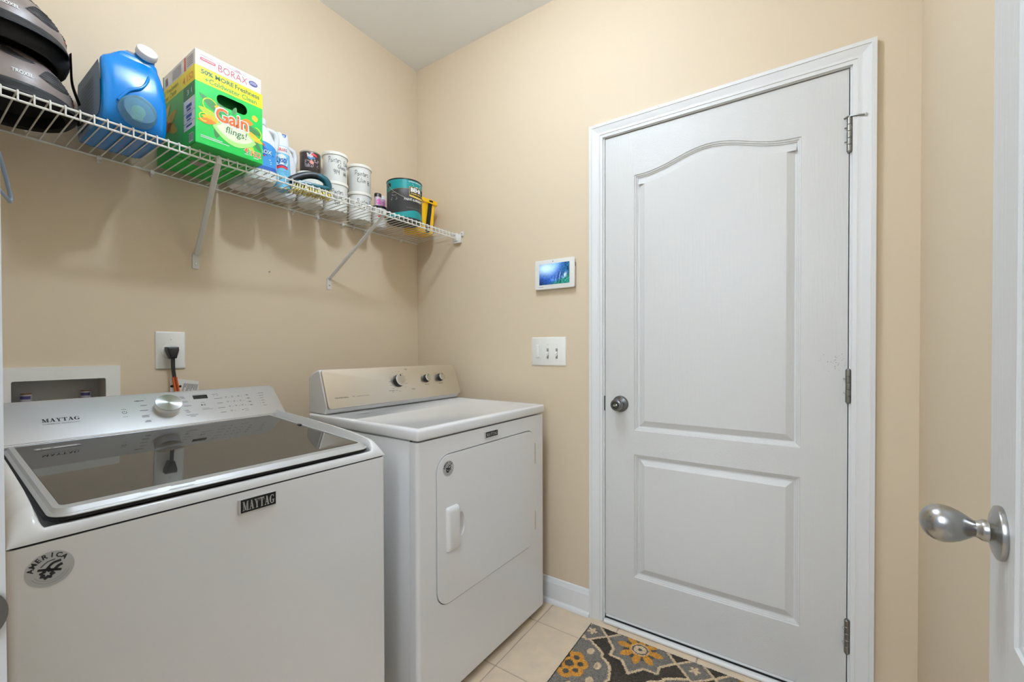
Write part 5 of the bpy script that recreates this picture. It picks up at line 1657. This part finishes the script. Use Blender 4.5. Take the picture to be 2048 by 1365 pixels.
# three-gang switch plate
sp = thing('light_switch_plate', 'white three-gang switch plate with a slide dimmer and two toggles', 'switch')
obj('plate', loft([[(p[0], p[1], d) for p in rrect(.7700 + o, .9490 - o, 1.0918 + o, 1.2236 - o, .003, 3)] for o, d in ((0, .0002), (0, .003), (.0035, .0060))]).xf(FRR), IVORY, sp, 40)
dm = obj('dimmer', prism(rrect(.7960, .8225, 1.1150, 1.1990, .012, 6), .0055, .0075, FRR), PLASTIC, sp, 40)
sl_ = rrect(.7985, .8150, 1.1270, 1.1880, .0065, 5)
obj('dimmer_slider', loft([[(p[0], p[1], d) for p in inset(sl_, o)] for o, d in ((0, .007), (0, .013), (.002, .016), (.004, .0168))]).xf(FRR), mat('slider_white', (238, 237, 232), .3), dm, 50)
for u in (.8567, .9035):
    tg = obj('toggle_slot', prism(rrect(u - .005, u + .005, 1.1240, 1.1710, .001, 1), .0058, .0066, FRR), mat('slot_shade', (150, 148, 142), .6), sp, 0)
    obj('toggle', loft([[(u + a * k, v + dv_, d) for a, v in ((-.0042, 1.142), (.0042, 1.142), (.0042, 1.156), (-.0042, 1.156))] for k, dv_, d in ((1.0, .001, .006), (.95, -.004, .013), (.8, -.008, .018))]).xf(FRR), PLASTIC, tg, 20, True)
    for z in (1.1885, 1.1180):
        obj('screw', lathe([(0, .006), (.0024, .006), (.002, .007), (0, .0073)], 10).xf(FRR @ T(u + .001, z, 0)), PLASTIC, sp)

# nail left in the wall under the shelf
obj_n = obj('wall_nail', tube([(-0.828, 0.0, 1.4905), (-0.828, -0.008, 1.4895)], 0.0012, 6).add(lathe([(0, 0), (.0026, 0), (.0026, .001), (0, .001)], 8).xf(frame((-.828, -.008, 1.4895), (1, 0, 0), (0, 0, 1), (0, -1, 0)))), HINGEM)
tag(obj_n, 'small bare nail in the back wall below the shelf', 'nail')

# ================================================================== rug
RS, RTt = 0.82, 0.50     # along the door, away from the door
nS, nT = 330, 200
S, T_ = np.meshgrid(np.linspace(0, RS, nS), np.linspace(0, RTt, nT))
rng = np.random.RandomState(1)


def segd(px, py, poly):
    d = np.full(px.shape, 9.0)
    for (ax, ay), (bx, by) in zip(poly[:-1], poly[1:]):
        vx, vy = bx - ax, by - ay
        t = np.clip(((px - ax) * vx + (py - ay) * vy) / (vx * vx + vy * vy), 0, 1)
        d = np.minimum(d, np.hypot(px - ax - t * vx, py - ay - t * vy))
    return d


def inside(px, py, poly):
    c = np.zeros(px.shape, bool)
    n = len(poly)
    for i in range(n):
        (ax, ay), (bx, by) = poly[i], poly[(i + 1) % n]
        k = ((ay > py) != (by > py)) & (px < (bx - ax) * (py - ay) / ((by - ay) + 1e-12) + ax)
        c ^= k
    return c


DK, GY, BG, OR = lin((62, 56, 48)), lin((112, 106, 98)), lin((196, 172, 140)), lin((190, 134, 58))
DG = lin((74, 72, 66))
C_ = np.zeros(S.shape + (3,))
C_[:] = DK
jt = 0.0016
Sx = S + (rng.rand(*S.shape) - .5) * jt * 2
Tx = T_ + (rng.rand(*S.shape) - .5) * jt * 2
half = [(-.131, 0), (-.086, .052), (-.088, .088), (-.040, .091), (0, .142)]
med1 = half + [(-a, b) for a, b in half[-2::-1]]
med1 = med1 + [(a, -b) for a, b in med1[-2:0:-1]]
q2 = [(p.x, p.y) for p in smooth_path([(-.02, -.183, 0), (.014, -.160, 0), (.079, -.119, 0), (.088, -.098, 0), (.128, -.068, 0), (.150, -.006, 0)], 4)]
med2 = q2 + [(a, -b - .012) for a, b in q2[-2::-1]]
med2 = med2 + [(-a, b) for a, b in med2[-2:0:-1]]
for i in range(-1, 3):
    for j in range(-1, 2):
        cx, cy = .224 + .395 * i, .047 + .426 * j
        u, v = Sx - cx, Tx - cy
        ins = inside(u, v, med1)
        C_[ins] = GY
        rad, ang = np.hypot(u, v * 1.05), np.arctan2(v, u)
        pet = rad < .058 + .036 * np.abs(np.cos(ang * 4 + .4)) ** .7 * np.sign(np.cos(ang * 4)) * .6 + .02
        C_[ins & (rad < .070 + .017 * np.cos(ang * 8 / 1.0 + .3))] = OR
        C_[ins & (rad > .040) & (rad < .062) & (np.cos(ang * 8 + 3.5) > .55)] = DG
        C_[ins & (rad < .034)] = BG
        C_[ins & (rad < .030)] = DG
        C_[ins & (rad < .024)] = BG
        C_[ins & (rad < .008)] = DG
        C_[segd(u, v, med1 + med1[:1]) < .0052] = BG
        cx2, cy2 = .027 + .395 * i, .260 + .426 * j
        u, v = Sx - cx2, Tx - cy2
        ins = inside(u, v, med2)
        C_[ins] = GY
        fl_ = np.zeros(u.shape, bool)
        for k in range(7):
            a = 2 * math.pi * k / 7 + .5
            fl_ |= np.hypot(u - .042 * math.cos(a), v - .046 * math.sin(a)) < .027
        C_[ins & (fl_ | (np.hypot(u, v) < .045))] = OR
        for k in range(7):
            a = 2 * math.pi * k / 7 + .5
            C_[np.hypot(u - .040 * math.cos(a), v - .042 * math.sin(a)) < .0115] = DG
        C_[np.hypot(u, v) < .017] = DG
        for (a, b) in ((.042, -.101), (.093, -.044), (.095, .037), (.042, .095)):
            for sgn in (1, -1):
                C_[np.hypot((u - sgn * a) / 1.0, (v - b) / 1.35) < .0135] = BG
        C_[segd(u, v, med2 + med2[:1]) < .0052] = BG
        # star in a small diamond between the flowers
        u, v = Sx - (.027 + .395 * i), Tx - (.045 + .426 * j)
        dia = np.abs(u) / .064 + np.abs(v) / .062
        C_[dia < 1] = GY
        C_[(np.abs(dia - 1) < .10)] = BG
        rr_, an = np.hypot(u, v), np.arctan2(v, u)
        C_[rr_ < .0165 + .005 * np.cos(an * 5)] = BG
edge = (S < .006) | (S > RS - .006) | (T_ < .004) | (T_ > RTt - .004)
C_[edge] = lin((46, 44, 36))
C_ *= (0.60 + .80 * rng.rand(*S.shape))[..., None]
hgt = .0065 + .0022 * rng.rand(*S.shape)
hgt[0, :] = hgt[-1, :] = 0.0012
hgt[:, 0] = hgt[:, -1] = 0.0012
V = np.stack([-.058 - T_, -1.0914 - S, hgt], -1).reshape(-1, 3)
idx = np.arange(nS * nT).reshape(nT, nS)
F = np.stack([idx[:-1, :-1], idx[1:, :-1], idx[1:, 1:], idx[:-1, 1:]], -1).reshape(-1, 4)
me = bpy.data.meshes.new('rug')
me.from_pydata(V.tolist(), [], F[:, ::-1].tolist())
ca = me.color_attributes.new('pile', 'FLOAT_COLOR', 'POINT')
ca.data.foreach_set('color', np.concatenate([C_.reshape(-1, 3), np.ones((nS * nT, 1))], 1).ravel().astype(np.float32))
RM = bpy.data.materials.new('rug_pile')
RM.use_nodes = True
nt = RM.node_tree
at = nt.nodes.new('ShaderNodeVertexColor')
at.layer_name = 'pile'
nt.links.new(at.outputs[0], nt.nodes['Principled BSDF'].inputs['Base Color'])
nt.nodes['Principled BSDF'].inputs['Roughness'].default_value = 1
nt.nodes['Principled BSDF'].inputs['Specular IOR Level'].default_value = .1
me.materials.append(RM)
ro = link(bpy.data.objects.new('floor_mat', me))
tag(ro, 'dark patterned rug with cream trellis and orange flowers in front of the closed door', 'rug')

bpy.data.scenes.remove(TMP)
